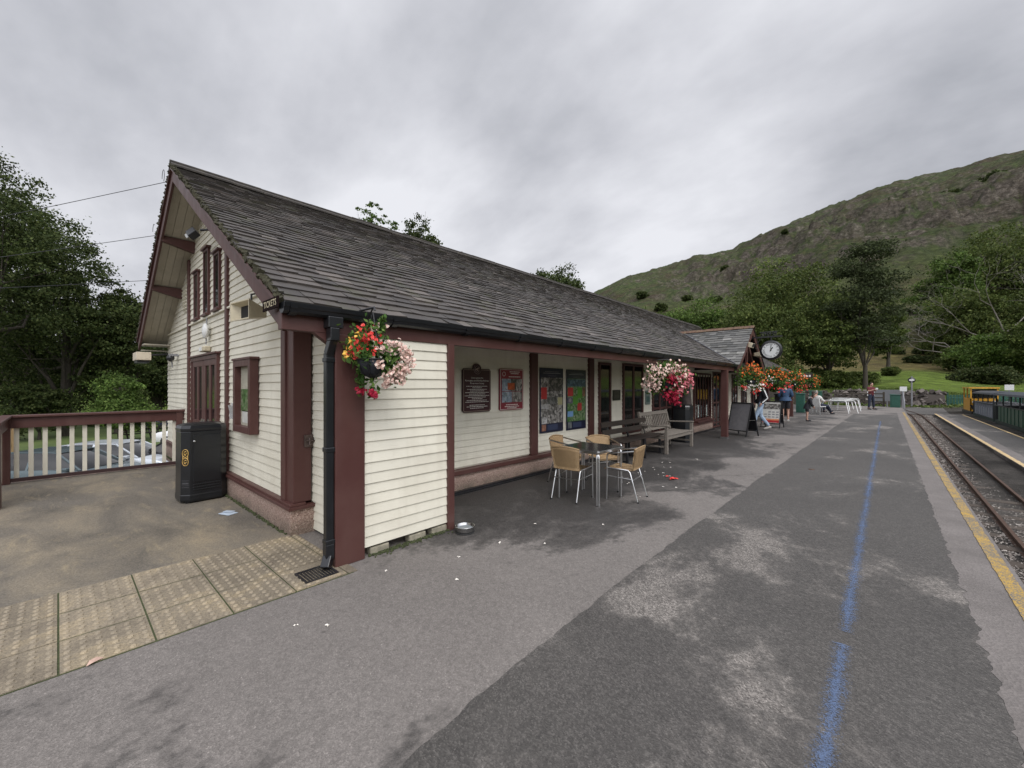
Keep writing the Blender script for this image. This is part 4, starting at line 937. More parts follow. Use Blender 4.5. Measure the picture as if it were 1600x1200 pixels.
# hanging direction sign at the far end
t=thing('hanging_sign','small white on maroon hanging sign beyond the lobby, among the far flower baskets','sign',(25.3,3.0,2.1)); m=M(); m.box(25.28,25.32,2.72,3.45,1.98,2.16); m.build('sign_plate',SIGNM,t)
m=M()
for k in range(5): m.box(25.272,25.279,2.80+k*.12,2.88+k*.12,2.02,2.12)
m.build('lettering',WHITE_T,t); m=M(); m.bar((25.3,2.7,2.22),(25.3,3.6,2.22),.03,.04); m.tube([(25.3,2.8,2.22),(25.3,2.8,2.15)],.01,5); m.tube([(25.3,3.35,2.22),(25.3,3.35,2.15)],.01,5); m.build('arm',BLACKM,t)

# ---------------------------------------------------------------- hanging baskets
def blooms(m,c,k,spread,r=(.016,.028),down=0,n=6):
    for i in range(k):
        p=Vector(c)+Vector((random.gauss(0,spread),random.gauss(0,spread),random.gauss(0,spread*.8)))
        nrm=Vector((random.gauss(0,.6)-.25,random.gauss(0,.5)-.7,random.gauss(0,.4)+.25)).normalized()
        a=nrm.orthogonal().normalized(); b=nrm.cross(a); rr=random.uniform(*r); ph=random.random()*6
        for ring,(cr_,lift) in enumerate(((1.,.1),(.62,.42))):
            for j in range(n-ring):
                q=ph+2*PI*j/(n-ring)+ring*.5; d=a*math.cos(q)+b*math.sin(q); t=a*-math.sin(q)+b*math.cos(q)
                R_=rr*cr_*random.uniform(.85,1.15)
                m.add([p+nrm*rr*.1,p+d*R_*.6+t*R_*.45+nrm*R_*lift,p+d*R_+nrm*R_*(lift+.1),p+d*R_*.6-t*R_*.45+nrm*R_*lift],[(0,1,2,3)],0)
def leafs(m,c,k,spread,size=.04,elong=1.5,up=.2):
    for i in range(k):
        p=Vector(c)+Vector((random.gauss(0,spread[0]),random.gauss(0,spread[1]),random.gauss(0,spread[2])))
        nrm=Vector((random.gauss(0,.6),random.gauss(0,.6)-.3,random.gauss(0,.5)+up)).normalized(); a=nrm.orthogonal(); a.rotate(Matrix.Rotation(random.random()*6,3,nrm)); a.normalize(); b=nrm.cross(a); s=size*random.uniform(.6,1.25)
        m.add([p-a*s*elong*.5,p-a*s*.1+b*s*.45+nrm*s*.12,p+a*s*elong*.6-nrm*s*.1,p-a*s*.1-b*s*.45+nrm*s*.12],[(0,1,2,3)])
def basket(loc,label,R_,plan,leafplan,n_leaf,gate=None,bloom_r=(.02,.032),leafsize=.04,trail=(),bowl=1.):
    X,Y,Z=loc; q_=bowl; t=thing('hanging_basket',label,'hanging basket',loc,group='flower baskets hanging along the eave')
    m=M(); m.lathe([(a*q_,b*q_) for a,b in ((.001,-.19),(.06,-.185),(.12,-.14),(.155,-.07),(.165,0),(.15,0),(.11,-.12),(.001,-.16))],(X,Y,Z),20); bk=m.build('basket_bowl',simple('basket_liner',(.02,.022,.028),.7,0,.4,20,.3,.6),t)
    m=M()
    for k in range(8):
        a=k*PI/4; m.tube([(X+rr*q_*math.cos(a),Y+rr*q_*math.sin(a),Z+z*q_) for rr,z in((.03,-.195),(.125,-.147),(.163,-.07),(.172,.005))],.004,5)
    m.tube([(X+.172*q_*math.cos(a),Y+.172*q_*math.sin(a),Z+.005) for a in np.linspace(0,2*PI,21)],.005,5); m.build('wire_frame',BLACKM,bk)
    m=M()
    for k in range(3): a=k*2.1+.4; m.tube([(X+.17*q_*math.cos(a),Y+.17*q_*math.sin(a),Z),(X,Y,Z+.42)],.004,5)
    m.build('chain',BLACKM,t)
    m=M(); m.tube([(X,3.57,Z+.46),(X,Y-.02,Z+.46),(X,Y-.03,Z+.43)],.010,6); m.tube([(X,3.57,Z+.2),(X,3.45,Z+.34),(X,3.33,Z+.46)],.008,6); m.build('bracket',BLACKM,t)
    m=M()
    for c,sp,k in leafplan: leafs(m,(X+c[0],Y+c[1],Z+c[2]),k,sp,leafsize)
    for pts,k in trail:
        m.tube([(X+a,Y+b,Z+c) for a,b,c in pts],.004,4)
        for a,b,c in pts: leafs(m,(X+a,Y+b,Z+c),k,(.02,.02,.03),leafsize)
    m.build('foliage',LEAF_BASK,t)
    for nm,mt,lst in plan:
        m=M()
        for c,k,sp in lst: blooms(m,(X+c[0],Y+c[1],Z+c[2]),int(k*(2.6 if bowl<1 else 1)),sp,bloom_r)
        m.build(nm,mt,t)
    return t
# image right is roughly (+X,-Y): u = .673X-.74Y
def rt(a,h,dep=0): return (.673*a+.74*dep,-.74*a+.673*dep,h)
lp=[(rt(-.13,.16),(.06,.06,.05),150),(rt(-.02,.10),(.07,.07,.05),200),(rt(.12,.08),(.06,.06,.05),170),(rt(-.12,.02),(.05,.05,.05),130),(rt(.0,.26),(.04,.04,.05),110),(rt(.08,.30),(.015,.015,.04),35),(rt(.18,-.02),(.05,.05,.06),120),(rt(-.02,.02,-.12),(.05,.03,.04),80),(rt(-.11,-.16),(.015,.015,.04),45),(rt(.2,-.12),(.04,.04,.05),80)]
basket((1.855,3.33,1.82),'large near basket, red and yellow flowers left, pale pink trailing right, beside the downpipe',.3,
 [('red_flowers',P_RED,[(rt(-.05,.17,-.06),12,.03),(rt(-.13,.15,-.05),8,.03),(rt(.0,.19,-.08),6,.025),(rt(-.15,.05,-.06),8,.03),(rt(-.11,.27,0),5,.025),(rt(-.07,.08,-.1),4,.02),(rt(.10,.14,-.08),2,.012),(rt(-.02,.26,0),3,.02),(rt(.05,.06,-.12),2,.015)]),
  ('yellow_flowers',P_YEL,[(rt(-.20,.17,-.03),3,.015),(rt(-.155,.12,-.07),4,.018),(rt(-.215,.05,-.04),3,.014),(rt(-.185,.03,-.04),4,.018),(rt(-.11,.19,-.06),2,.015),(rt(-.09,.23,-.04),3,.02)]),
  ('pink_flowers',P_PINK,[(rt(.11,.11,-.08),16,.035),(rt(.18,.12,-.04),18,.035),(rt(.24,.10,-.02),16,.03),(rt(.29,.05,0),18,.03),(rt(.31,-.02,0),20,.032),(rt(.27,-.08,-.02),24,.035),(rt(.20,-.12,-.04),24,.038),(rt(.15,-.17,-.04),18,.03),(rt(.10,-.04,-.1),8,.022),(rt(.03,.28,0),7,.03),(rt(.25,-.18,-.02),10,.025),(rt(.13,-.22,-.02),8,.02)]),
  ('crimson_flowers',P_CRIM,[(rt(-.10,-.265,-.02),16,.014),(rt(.0,-.29,-.04),18,.016),(rt(.03,-.31,-.04),12,.014),(rt(-.06,.24,-.03),3,.01)])],
 lp,0,bloom_r=(.012,.021),leafsize=.033,bowl=.80,trail=[([rt(-.10,-.02),rt(-.11,-.10),rt(-.105,-.18),rt(-.10,-.26)],14),([rt(.0,-.15),rt(.0,-.2),rt(.0,-.25),rt(.01,-.29)],9),([rt(.07,.25),rt(.075,.33),rt(.09,.37)],8)])
def big(loc,label,spec,rs=1.,n=1.):
    def q(a,h,d=0): 
        v=rt(a*rs,h*rs,d*rs); return v
    plan=[]
    for nm,mt,lst in spec: plan.append((nm,mt,[(q(a,h,d*1.3),int(k*n*2.6),s*rs*1.1) for a,h,d,k,s in lst]))
    lp=[(q(-.2,.2),(.12*rs,.12*rs,.1*rs),int(260*n)),(q(.15,.2),(.13*rs,.13*rs,.1*rs),int(280*n)),(q(0,.05),(.16*rs,.16*rs,.12*rs),int(300*n)),(q(.25,-.1),(.12*rs,.1*rs,.12*rs),int(200*n)),(q(-.25,-.02),(.1*rs,.1*rs,.1*rs),int(160*n)),(q(0,.36),(.08*rs,.08*rs,.06*rs),int(100*n))]
    return basket(loc,label,.3,plan,lp,0,bloom_r=(.019*rs,.032*rs),leafsize=.05*rs)
big((8.25,3.27,1.66),'full round basket of pale pink and crimson flowers above the weathered bench',
 [('pink_flowers',P_PINK,[(-.35,.12,-.1,26,.09),(-.42,-.05,-.05,24,.07),(-.2,.2,-.15,26,.09),(.05,.3,-.1,16,.08),(-.32,.3,-.1,14,.08),(.15,.1,-.2,14,.1),(.2,.32,-.1,12,.07),(-.3,-.1,-.1,14,.06)]),
  ('rose_flowers',P_ROSE,[(.3,.15,-.1,22,.08),(.38,-.02,-.05,34,.07),(.42,.08,0,18,.06),(.2,-.12,-.1,24,.07),(.1,.22,-.15,10,.08)]),
  ('crimson_flowers',P_CRIM,[(0,.06,-.22,26,.06),(.04,-.25,-.15,30,.07),(.08,-.36,-.1,26,.06),(-.02,-.3,-.1,14,.05),(.15,-.42,-.08,12,.04)])],.92)
ORG=lambda a:[('orange_flowers',P_ORA,[(-.05,.42,-.1,20,.08),(.1,.32,-.12,20,.09),(.25,.2,-.1,18,.09),(-.2,.25,-.1,12,.08),(.35,-.05,-.05,14,.07)] if a else [(-.2,.2,-.1,18,.1),(.0,.25,-.12,24,.1),(.2,.1,-.1,18,.08),(.3,.18,-.1,10,.07)]),
 ('white_flowers',P_WH,[(-.15,-.15,-.1,14,.1),(.1,-.2,-.1,14,.09),(.25,-.1,-.1,8,.07)] if a else [(-.25,0,-.1,14,.08)]),('rose_flowers',P_RED,[(.1,-.32,-.1,10,.06),(-.25,-.2,-.1,10,.05),(.35,-.15,-.1,10,.05)])]
big((14.7,3.2,1.75),'orange and white basket just right of the lobby post',ORG(1),1.05,.8)
big((18.9,3.25,1.82),'orange and cream basket hanging behind the walking man',ORG(0),1.15,.8)
big((23.6,3.25,1.75),'orange and red basket near the small hanging sign',ORG(0),1.25,.7)
big((25.9,2.85,1.72),'last orange basket beyond the end post of the eave',[('orange_flowers',P_ORA,[(0,.2,-.1,26,.12),(.15,.05,-.1,20,.1)]),('rose_flowers',P_ROSE,[(-.2,-.1,-.1,12,.08)])],1.05,.7)

# ---------------------------------------------------------------- litter bins
def litter_bin(loc,rz,label):
    t=thing('litter_bin',label,'litter bin',loc,rz,'black litter bins')
    w,d,c=.27,.21,.085
    def oc(k,z): 
        W_,D_,C_=w*k,d*k,c
        return [(-W_+C_,-D_,z),(W_-C_,-D_,z),(W_,-D_+C_,z),(W_,D_-C_,z),(W_-C_,D_,z),(-W_+C_,D_,z),(-W_,D_-C_,z),(-W_,-D_+C_,z)]
    def loft(m,rings):
        n=8; vs=sum(rings,[]); fs=[(i*n+j,i*n+(j+1)%n,(i+1)*n+(j+1)%n,(i+1)*n+j) for i in range(len(rings)-1) for j in range(n)]
        fs+= [tuple(range(7,-1,-1)),tuple(range((len(rings)-1)*n,len(rings)*n))]; m.add(vs,fs)
    m=M(); loft(m,[oc(.97,.0),oc(1.0,.03),oc(1.0,.09),oc(.985,.10),oc(.96,.95)]); m.build('body',BLACKP,t,world=False,bevel=.008)
    m=M(); loft(m,[oc(.975,.951),oc(.985,.99),oc(.93,1.03),oc(.7,1.055)]); m.build('lid',BLACKP,t,world=False,bevel=.01)
    m=M(); m.box(-w*.55,w*.62,-d*.99-.006,-d*.9,.26,.90)
    for k in range(3): m.box(-w*.55,w*.6,-d-.008,-d*.9,.15+.035*k,.168+.035*k)
    m.build('door',BLACKP,t,world=False,bevel=.006)
    m=M(); m.ball((-w*.5,-d-.004,.82),(.016,.008,.012),8); m.build('lock',ALU,t,world=False)
    m=M()
    # round gilt emblems on the chamfer that faces left
    o=Vector((-w+c*.45,-d+c*.50,0)); nx=Vector((-.707,-.707,0)); tx=Vector((.707,-.707,0))
    o=Vector((-w*.975+c*.5,-d*.975+c*.5,0))+nx*.004
    for zc,r in ((.66,.052),(.545,.052)):
        pts=[o+tx*(r*.72*math.cos(a))+Vector((0,0,zc+r*math.sin(a))) for a in np.linspace(0,2*PI,23)]; m.tube(pts,.005,5)
        pts=[o+tx*(r*.3*math.cos(a))+Vector((0,0,zc+r*.5*math.sin(a))) for a in np.linspace(.6,5.4,12)]; m.tube(pts,.005,5)
        m.tube([o+tx*.02+Vector((0,0,zc)),o-tx*.01+Vector((0,0,zc-.02))],.006,5)
    for s in (-1,1): m.tube([o+tx*s*.03+Vector((0,0,.60+.05*q)) for q in(-.5,.5)],.006,5)
    m.build('emblem',GOLD,t,world=False)
    m=M()
    for z in (.20,.225,.29): m.bar(o-tx*.045+Vector((0,0,z)),o+tx*.045+Vector((0,0,z)),.003,.006)
    m.bar(o-tx*.04+Vector((0,0,.255)),o+tx*.04+Vector((0,0,.255)),.003,.022); m.build('moulding',simple('dull_grey',(.05,.05,.055),.4),t,world=False)
    m=M()
    for x,y in ((-.2,-.15),(.2,-.15),(-.2,.15),(.2,.15)): m.box(x-.02,x+.02,y-.02,y+.02,-.02,.01)
    m.build('foot',BLACKP,t,world=False)
    return t
litter_bin((1.36,7.16,.022),R(4),'black litter bin with gilt rings against the gable wall on the brown deck')
litter_bin((11.95,4.30,.0),R(85),'black litter bin with gilt ring at the right end of the weathered bench')

# dog bowl
t=thing('dog_bowl','steel dog bowl of water at the foot of the boarded screen','bowl',(2.98,3.40,0))
m=M(); m.lathe([(.001,.006),(.09,.006),(.098,.02),(.102,.05),(.104,.066),(.112,.072),(.106,.076),(.095,.070),(.078,.018),(.001,.014)],(2.98,3.40,0),32); m.build('bowl_shell',simple('steel',(.5,.5,.5),.22,1,.06,20),t)
m=M(); m.lathe([(.001,.048),(.087,.048)],(2.98,3.40,0),32); m.build('water',simple('bowl_water',(.25,.27,.28),.05,0,.1,8,1.),t)
m=M(); m.lathe([(.100,.0),(.104,.0),(.105,.014),(.099,.014)],(2.98,3.40,0),32); m.build('rubber_foot',RUBBER,t)
# drain grate
t=thing('drain_grate','black slotted drain grate below the downpipe','drain',(1.46,3.56,0))
m=M(); m.box(1.33,1.60,3.43,3.45,.0,.020); m.box(1.33,1.60,3.66,3.68,0,.020); m.box(1.33,1.35,3.45,3.66,0,.020); m.box(1.58,1.60,3.45,3.66,0,.020)
for k in range(9): x=1.365+k*.024; m.box(x,x+.012,3.45,3.66,.004,.018)
m.build('grille',BLACKM,t); m=M(); m.box(1.34,1.59,3.44,3.67,.006,.0095); m.build('sump',DARK,t)
m=M(); m.box(1.30,1.64,3.385,3.43,0,.014); m.build('mortar_bed',TACT,t)

# ---------------------------------------------------------------- cafe table and chairs
t=thing('cafe_table','square dark topped aluminium table in front of the noticeboards','table',(5.10,3.13,0))
def rsq(h,r,z0,z1,m,mi=0,n=5):
    p=[]
    for cx,cy,a0 in ((h-r,h-r,0),(-h+r,h-r,90),(-h+r,-h+r,180),(h-r,-h+r,270)):
        for i in range(n): a=R(a0+90*i/(n-1)); p.append((cx+r*math.cos(a),cy+r*math.sin(a)))
    m.prism(p,z0,z1,'z',mi)
m=M(); rsq(.35,.03,.708,.728,m); m.build('table_rim',ALU,t,world=False,bevel=.004)
tt=NM('table_top_laminate',.18); tt.col(tt.ramp(tt.noise(5,5,.6,.5,stretch=(1,.4,1)),[(.3,(.010,.010,.011)),(.6,(.03,.03,.03)),(.8,(.07,.065,.06))])); 
m=M(); rsq(.335,.02,.728,.7305,m); m.build('table_top',tt.m,t,world=False)
for sx in (-1,1):
    for sy in (-1,1):
        m=M(); e=.325
        for (ax,ay) in ((1,0),(0,1)):
            x1,y1=sx*(e-.022*ay),sy*(e-.022*ax)
            x0,y0=(x1-sx*.10,y1) if ax else (x1,y1-sy*.10)
            m.tube([(x0,y0,.697),(x0+(x1-x0)*.6,y0+(y1-y0)*.6,.692),(x0+(x1-x0)*.93,y0+(y1-y0)*.93,.67),(x1,y1,.62),(x1,y1,.01)],.0125,8)
        m.tube([(sx*(e-.022),sy*e,.0),(sx*(e-.022),sy*e,.03)],.016,8); m.build('leg',ALU,t,world=False)
m=M(); 
for s in(-1,1): m.bar((s*.31,-.31,.693),(s*.31,.31,.693),.02,.02); m.bar((-.31,s*.31,.693),(.31,s*.31,.693),.02,.02)
m.build('apron_rail',ALU,t,world=False)
def bistro(loc,rz,label):
    t=thing('rattan_chair',label,'chair',loc,rz,'woven chairs round the cafe table')
    # local: faces +x
    W_=.20
    m=M(); vs=[];nx,ny=8,6
    for i in range(nx+1):
        u=i/nx
        for j in range(ny+1):
            v=j/ny*2-1; x=-.19+.40*u; vs.append((x,v*W_*(1-.06*(1-u)),.435+.02*u-.012*math.sin(PI*u)*(1-v*v)- (.03*max(0,u-.85)/.15)))
    n=len(vs); vs+=[(a,b,c-.014) for a,b,c in vs]
    fs=[]
    for i in range(nx):
        for j in range(ny):
            a=i*(ny+1)+j; fs+=[(a,a+ny+1,a+ny+2,a+1),(n+a,n+a+1,n+a+ny+2,n+a+ny+1)]
    for i in range(nx):
        for j in (0,ny): a=i*(ny+1)+j; fs.append((a,a+ny+1,n+a+ny+1,n+a))
    for j in range(ny):
        for i in (0,nx): a=i*(ny+1)+j; fs.append((a,a+1,n+a+1,n+a))
    m.add(vs,fs,0,True); m.build('seat',RATTAN,t,world=False)
    m=M(); vs=[];nz,ny=7,8
    for i in range(nz+1):
        u=i/nz; 
        for j in range(ny+1):
            v=j/ny*2-1; z=.43+.32*u-.03*u*v*v; x=-.195-.075*u+.045*v*v*(.3+.7*u)
            vs.append((x,v*W_*(1.0+.10*u),z))
    n=len(vs); vs+=[(a-.016,b,c) for a,b,c in vs]; fs=[]
    for i in range(nz):
        for j in range(ny):
            a=i*(ny+1)+j; fs+=[(a,a+1,a+ny+2,a+ny+1),(n+a,n+a+ny+1,n+a+ny+2,n+a+1)]
    for i in range(nz):
        for j in (0,ny): a=i*(ny+1)+j; fs.append((a,a+ny+1,n+a+ny+1,n+a))
    for j in range(ny):
        for i in (0,nz): a=i*(ny+1)+j; fs.append((a,a+1,n+a+1,n+a))
    m.add(vs,fs,0,True); bk=m.build('backrest',RATTAN,t,world=False)
    m=M(); m.tube([(-.275+.045*v*v,v*.222,.752-.03*v*v) for v in np.linspace(-1,1,11)],.013,8); m.build('top_rail',RATTAN,bk,world=False)
    for s in (-1,1):
        y=s*.215
        m=M(); m.tube([(.17,y*1.02,0.0),(.165,y,.30),(.165,y,.60),(.15,y,.635),(.12,y,.65),(-.05,y*1.03,.672),(-.22,y*1.0,.70)],.0115,8); m.build('front_leg',ALU,t,world=False)
        m=M(); m.tube([(-.27,s*.20,0.0),(-.20,s*.195,.25),(-.155,s*.19,.40),(-.13,s*.19,.425),(.165,s*.195,.44)],.0115,8); m.build('rear_leg',ALU,t,world=False)
    m=M(); m.tube([(-.195,-.195,.30),(-.195,.195,.30)],.009,6); m.tube([(.16,-.2,.405),(.16,.2,.405)],.009,6); m.tube([(-.18,-.2,.31),(.165,-.21,.33)],.007,6); m.tube([(-.18,.2,.31),(.165,.21,.33)],.007,6); m.build('stretcher',ALU,t,world=False)
    for x in (.17,-.27):
        for s in (-1,1):
            m=M(); m.tube([(x,s*.21 if x>0 else s*.2,-.0),(x,s*.21 if x>0 else s*.2,.02)],.0145,8); m.build('foot_cap',RUBBER,t,world=False)
    return t
ch=bistro((4.95,3.31,0),R(4),'woven chair nearest the camera at the left of the table, its back to us')
dup(ch,(5.44,2.78,0),R(97),'woven chair at the right front of the table, facing the wall')
dup(ch,(5.68,3.90,0),R(-84),'woven chair behind the table next to the wall')
dup(ch,(6.02,3.42,0),R(238),'woven chair behind the table next to the dark slatted bench')

# ---------------------------------------------------------------- benches
t=thing('park_bench','long dark slatted bench on iron legs against the verandah wall','bench',(8.7,4.15,0)); bx0,bx1=7.62,9.75
for y,z,a in ((3.95,.44,0),(4.05,.44,0),(4.15,.435,0),(4.25,.43,0)):
    m=M(); m.box(bx0,bx1,y-.042,y+.042,z-.015,z+.015); m.build('seat_slat',DKWOOD,t,bevel=.005)
for z in (.60,.76):
    m=M(); m.obox(((bx0+bx1)/2,4.37+(z-.6)*.25,z),(bx1-bx0,.03,.11),(R(-14),0,0)); m.build('back_slat',DKWOOD,t,bevel=.005)
for x in (7.85,8.68,9.52):
    m=M(); m.bar((x,3.93,0),(x,3.96,.42),.045,.045); m.bar((x,4.30,0),(x,4.32,.44),.045,.045); m.bar((x,3.93,.41),(x,4.33,.41),.045,.035); m.bar((x,4.32,.42),(x,4.43,.80),.045,.03); m.bar((x,3.93,.03),(x,4.32,.03),.04,.03); m.build('iron_leg',BLACKM,t)
t=thing('park_bench','weathered grey teak bench with arms and upright back slats','bench',(10.35,4.1,0)); x0,x1=9.5,11.15
for x in (x0,x1):
    m=M(); m.box(x-.035,x+.035,3.745,3.815,0,.62); m.build('front_leg',TEAK,t,bevel=.006)
    m=M(); m.bar((x,4.36,0),(x,4.36,.44),.07,.06,up=(0,1,0)); m.bar((x,4.35,.43),(x,4.47,.95),.07,.055,up=(0,1,0)); m.build('rear_leg',TEAK,t,bevel=.006)
    m=M(); m.obox((x,4.06,.64),(.085,.66,.035),(R(-2),0,0)); m.build('arm',TEAK,t,bevel=.01)
    m=M(); m.box(x-.02,x+.02,3.81,4.33,.34,.40); m.box(x-.015,x+.015,3.81,4.33,.14,.18); m.build('side_rail',TEAK,t,bevel=.004)
for k in range(7):
    y=3.78+k*.078; m=M(); m.box(x0-.03,x1+.03,y-.033,y+.033,.415+.0-.012*math.sin(k*.5),.437-.012*math.sin(k*.5)); m.build('seat_slat',TEAK,t,bevel=.005)
m=M(); m.box(x0+.035,x1-.035,3.765,3.795,.33,.41); m.build('front_rail',TEAK,t,bevel=.004)
m=M(); m.obox(((x0+x1)/2,4.455,.885),(x1-x0-.06,.045,.09),(R(-13),0,0)); m.build('top_rail',TEAK,t,bevel=.008)
m=M(); m.obox(((x0+x1)/2,4.365,.50),(x1-x0-.06,.04,.06),(R(-13),0,0)); m.build('bottom_rail',TEAK,t,bevel=.005)
for k in range(15):
    x=x0+.10+k*(x1-x0-.2)/14; m=M(); m.bar((x,4.37,.52),(x,4.452,.85),.045,.018,up=(0,1,0)); m.build('back_slat',TEAK,t,bevel=.003)
# planter trunk behind bin 2: leafless potted stem
t=thing('patio_parasol','folded dark parasol standing behind the far litter bin','parasol',(12.75,4.5,0))
m=M(); m.lathe([(.03,.55),(.16,.75),(.19,1.0),(.15,1.4),(.09,1.75),(.03,2.0)],(12.75,4.5,0),9); 
m.build('canopy',simple('faded_canvas',(.06,.045,.04),.9,0,.5,5),t); m=M(); m.tube([(12.75,4.5,0),(12.75,4.5,2.05)],.02,8); m.lathe([(.2,0),(.2,.06),(.03,.09)],(12.75,4.5,0),14); m.build('pole',GREYP,t)
# ---------------------------------------------------------------- A boards
def aboard(loc,rz,label,panel,face=None,h=1.05,w=.62):
    t=thing('pavement_sign',label,'sign board',loc,rz)
    for s in (-1,1):
        m=M(); m.bar((s*.26,-w/2,0),(s*.02,-w/2,h),.035,.025,up=(0,1,0)); m.bar((s*.26,w/2,0),(s*.02,w/2,h),.035,.025,up=(0,1,0)); m.bar((s*.025,-w/2,h-.02),(s*.025,w/2,h-.02),.035,.04); m.bar((s*.215,-w/2,.16),(s*.215,w/2,.16),.03,.03); fr=m.build('frame',BLACKM,t,world=False)
        m=M(); a=Vector((s*.21,0,.18));b=Vector((s*.03,0,h-.04)); vs=[(a.x,-w/2+.015,a.z),(a.x,w/2-.015,a.z),(b.x,w/2-.015,b.z),(b.x,-w/2+.015,b.z)]; vs+= [(x-s*.012,y,z) for x,y,z in vs]; m.add(vs,[(0,1,2,3),(7,6,5,4),(0,4,5,1),(1,5,6,2),(2,6,7,3),(3,7,4,0)]); m.build('panel',panel if s==-1 else (face or BLACKM),t,world=False)
    m=M(); m.bar((-.12,-w/2,.5),(.12,-w/2,.5),.01,.012); m.bar((-.12,w/2,.5),(.12,w/2,.5),.01,.012); m.build('stay',ALU,t,world=False)
    return t
aboard((14.75,3.42,0),R(-28),'black framed pavement sign with a blank grey panel beside the lobby post',simple('grey_panel',(.17,.165,.175),.25),None,1.05,.72)
t=aboard((18.3,3.22,0),R(-6),'pavement menu sign in red, white and grey behind the walking man',simple('menu_white',(.55,.54,.50),.4),None,1.0,.62)
m=M(); h=1.0
def pp(y0,y1,u0,u1,k=.004): 
    a=Vector((-.21,0,.18));b=Vector((-.03,0,h-.04)); f=lambda u:a+(b-a)*u; n=Vector((-.98,0,.2))*k
    A,B=f(u0)+n,f(u1)+n; return [(A.x,y0,A.z),(A.x,y1,A.z),(B.x,y1,B.z),(B.x,y0,B.z)]
for nm,mt,qs in (('header_photo',PH_BW,[(-.28,.28,.66,.92)]),('red_footer',PH_RED,[(-.28,.28,.02,.13)]),('orange_band',simple('menu_orange',(.6,.25,.12),.4),[(-.28,.28,.13,.2)]),('menu_text',GREYP,[(-.25+c*.13,-.16+c*.13,.26+r*.12,.31+r*.12) for r in range(3) for c in range(4) if not(r==2 and c==3)])):
    m=M()
    for q in qs: m.add(pp(*q),[(3,2,1,0)])
    m.build(nm,mt,t,world=False)

# ---------------------------------------------------------------- railing on the deck
t=thing('deck_railing','maroon topped railing with cream balusters round the ticket deck','railing',(0.6,10.5,0))
m=M(); m.box(-.62,1.78,10.42,10.60,1.075,1.115); m.build('handrail',MAROON,t,bevel=.008)
m=M(); m.box(-.56,1.76,10.475,10.535,.90,1.076); m.build('top_rail',MAROON,t,bevel=.004)
m=M(); m.box(-.56,1.60,10.47,10.53,.03,.085); m.build('bottom_rail',simple('dark_maroon',(.045,.02,.02),.5),t)
for k in range(14):
    x=-.46+k*(2.02/13); m=M(); m.box(x-.029,x+.029,10.535,10.56,.04,1.02); m.build('baluster',CREAM,t,bevel=.003)
m=M(); m.box(1.58,1.68,10.45,10.55,0,1.08); m.build('post',MAROON,t,bevel=.005)
m=M(); m.box(-.62,-.52,10.45,10.55,0,1.08); m.build('post',MAROON,t,bevel=.005)
m=M(); m.box(-.64,-.50,8.45,10.45,1.075,1.115); m.build('handrail',MAROON,t,bevel=.008)
m=M(); m.box(-.60,-.54,8.5,10.45,.90,1.076); m.build('top_rail',MAROON,t,bevel=.004)
for k in range(12): y=8.72+k*.15; m=M(); m.box(-.625,-.60,y-.029,y+.029,.04,1.0); m.build('baluster',CREAM,t,bevel=.003)
m=M(); m.box(-.72,-.50,8.40,8.60,0,1.02); m.build('post',MAROON,t,bevel=.008)
m=M(); m.box(-3.2,-.6,8.46,8.54,.90,1.076); m.build('top_rail',MAROON,t,bevel=.004)
m=M(); m.box(-3.2,-.55,8.42,8.60,1.075,1.115); m.build('handrail',MAROON,t,bevel=.006)
for k in range(15): x=-.85-k*.155; m=M(); m.box(x-.029,x+.029,8.53,8.555,.04,1.0); m.build('baluster',CREAM,t,bevel=.003)

# ---------------------------------------------------------------- cables from the gable
for (y,z,yy,zz,lab) in ((8.75,4.93,40,5.5,'topmost of the three cables running left from the gable'),(9.75,4.30,36,4.3,'middle of the three cables running left from the gable'),(10.75,3.66,34,4.6,'lowest of the three cables running left from the gable')):
    t=thing('overhead_cable',lab,'cable',(1.2,y,z)); m=M(); a=Vector((1.18,y,z)); b=Vector((-14,yy,zz)); pts=[a.lerp(b,q)-Vector((0,0,1))*(1.2*q*(1-q)) for q in np.linspace(0,1,14)]
    m.tube(pts,[.005+.007*q for q in np.linspace(0,1,14)],5); m.build('wire',BLACKM,t)
    if z>4.2: m=M(); m.tube([(1.16,y+.05+.11*math.cos(q),z+.10+.11*math.sin(q)) for q in np.linspace(0,4.2 if z>4.5 else 2.4,12)],.004,5); m.build('slack_loop',BLACKM,t)

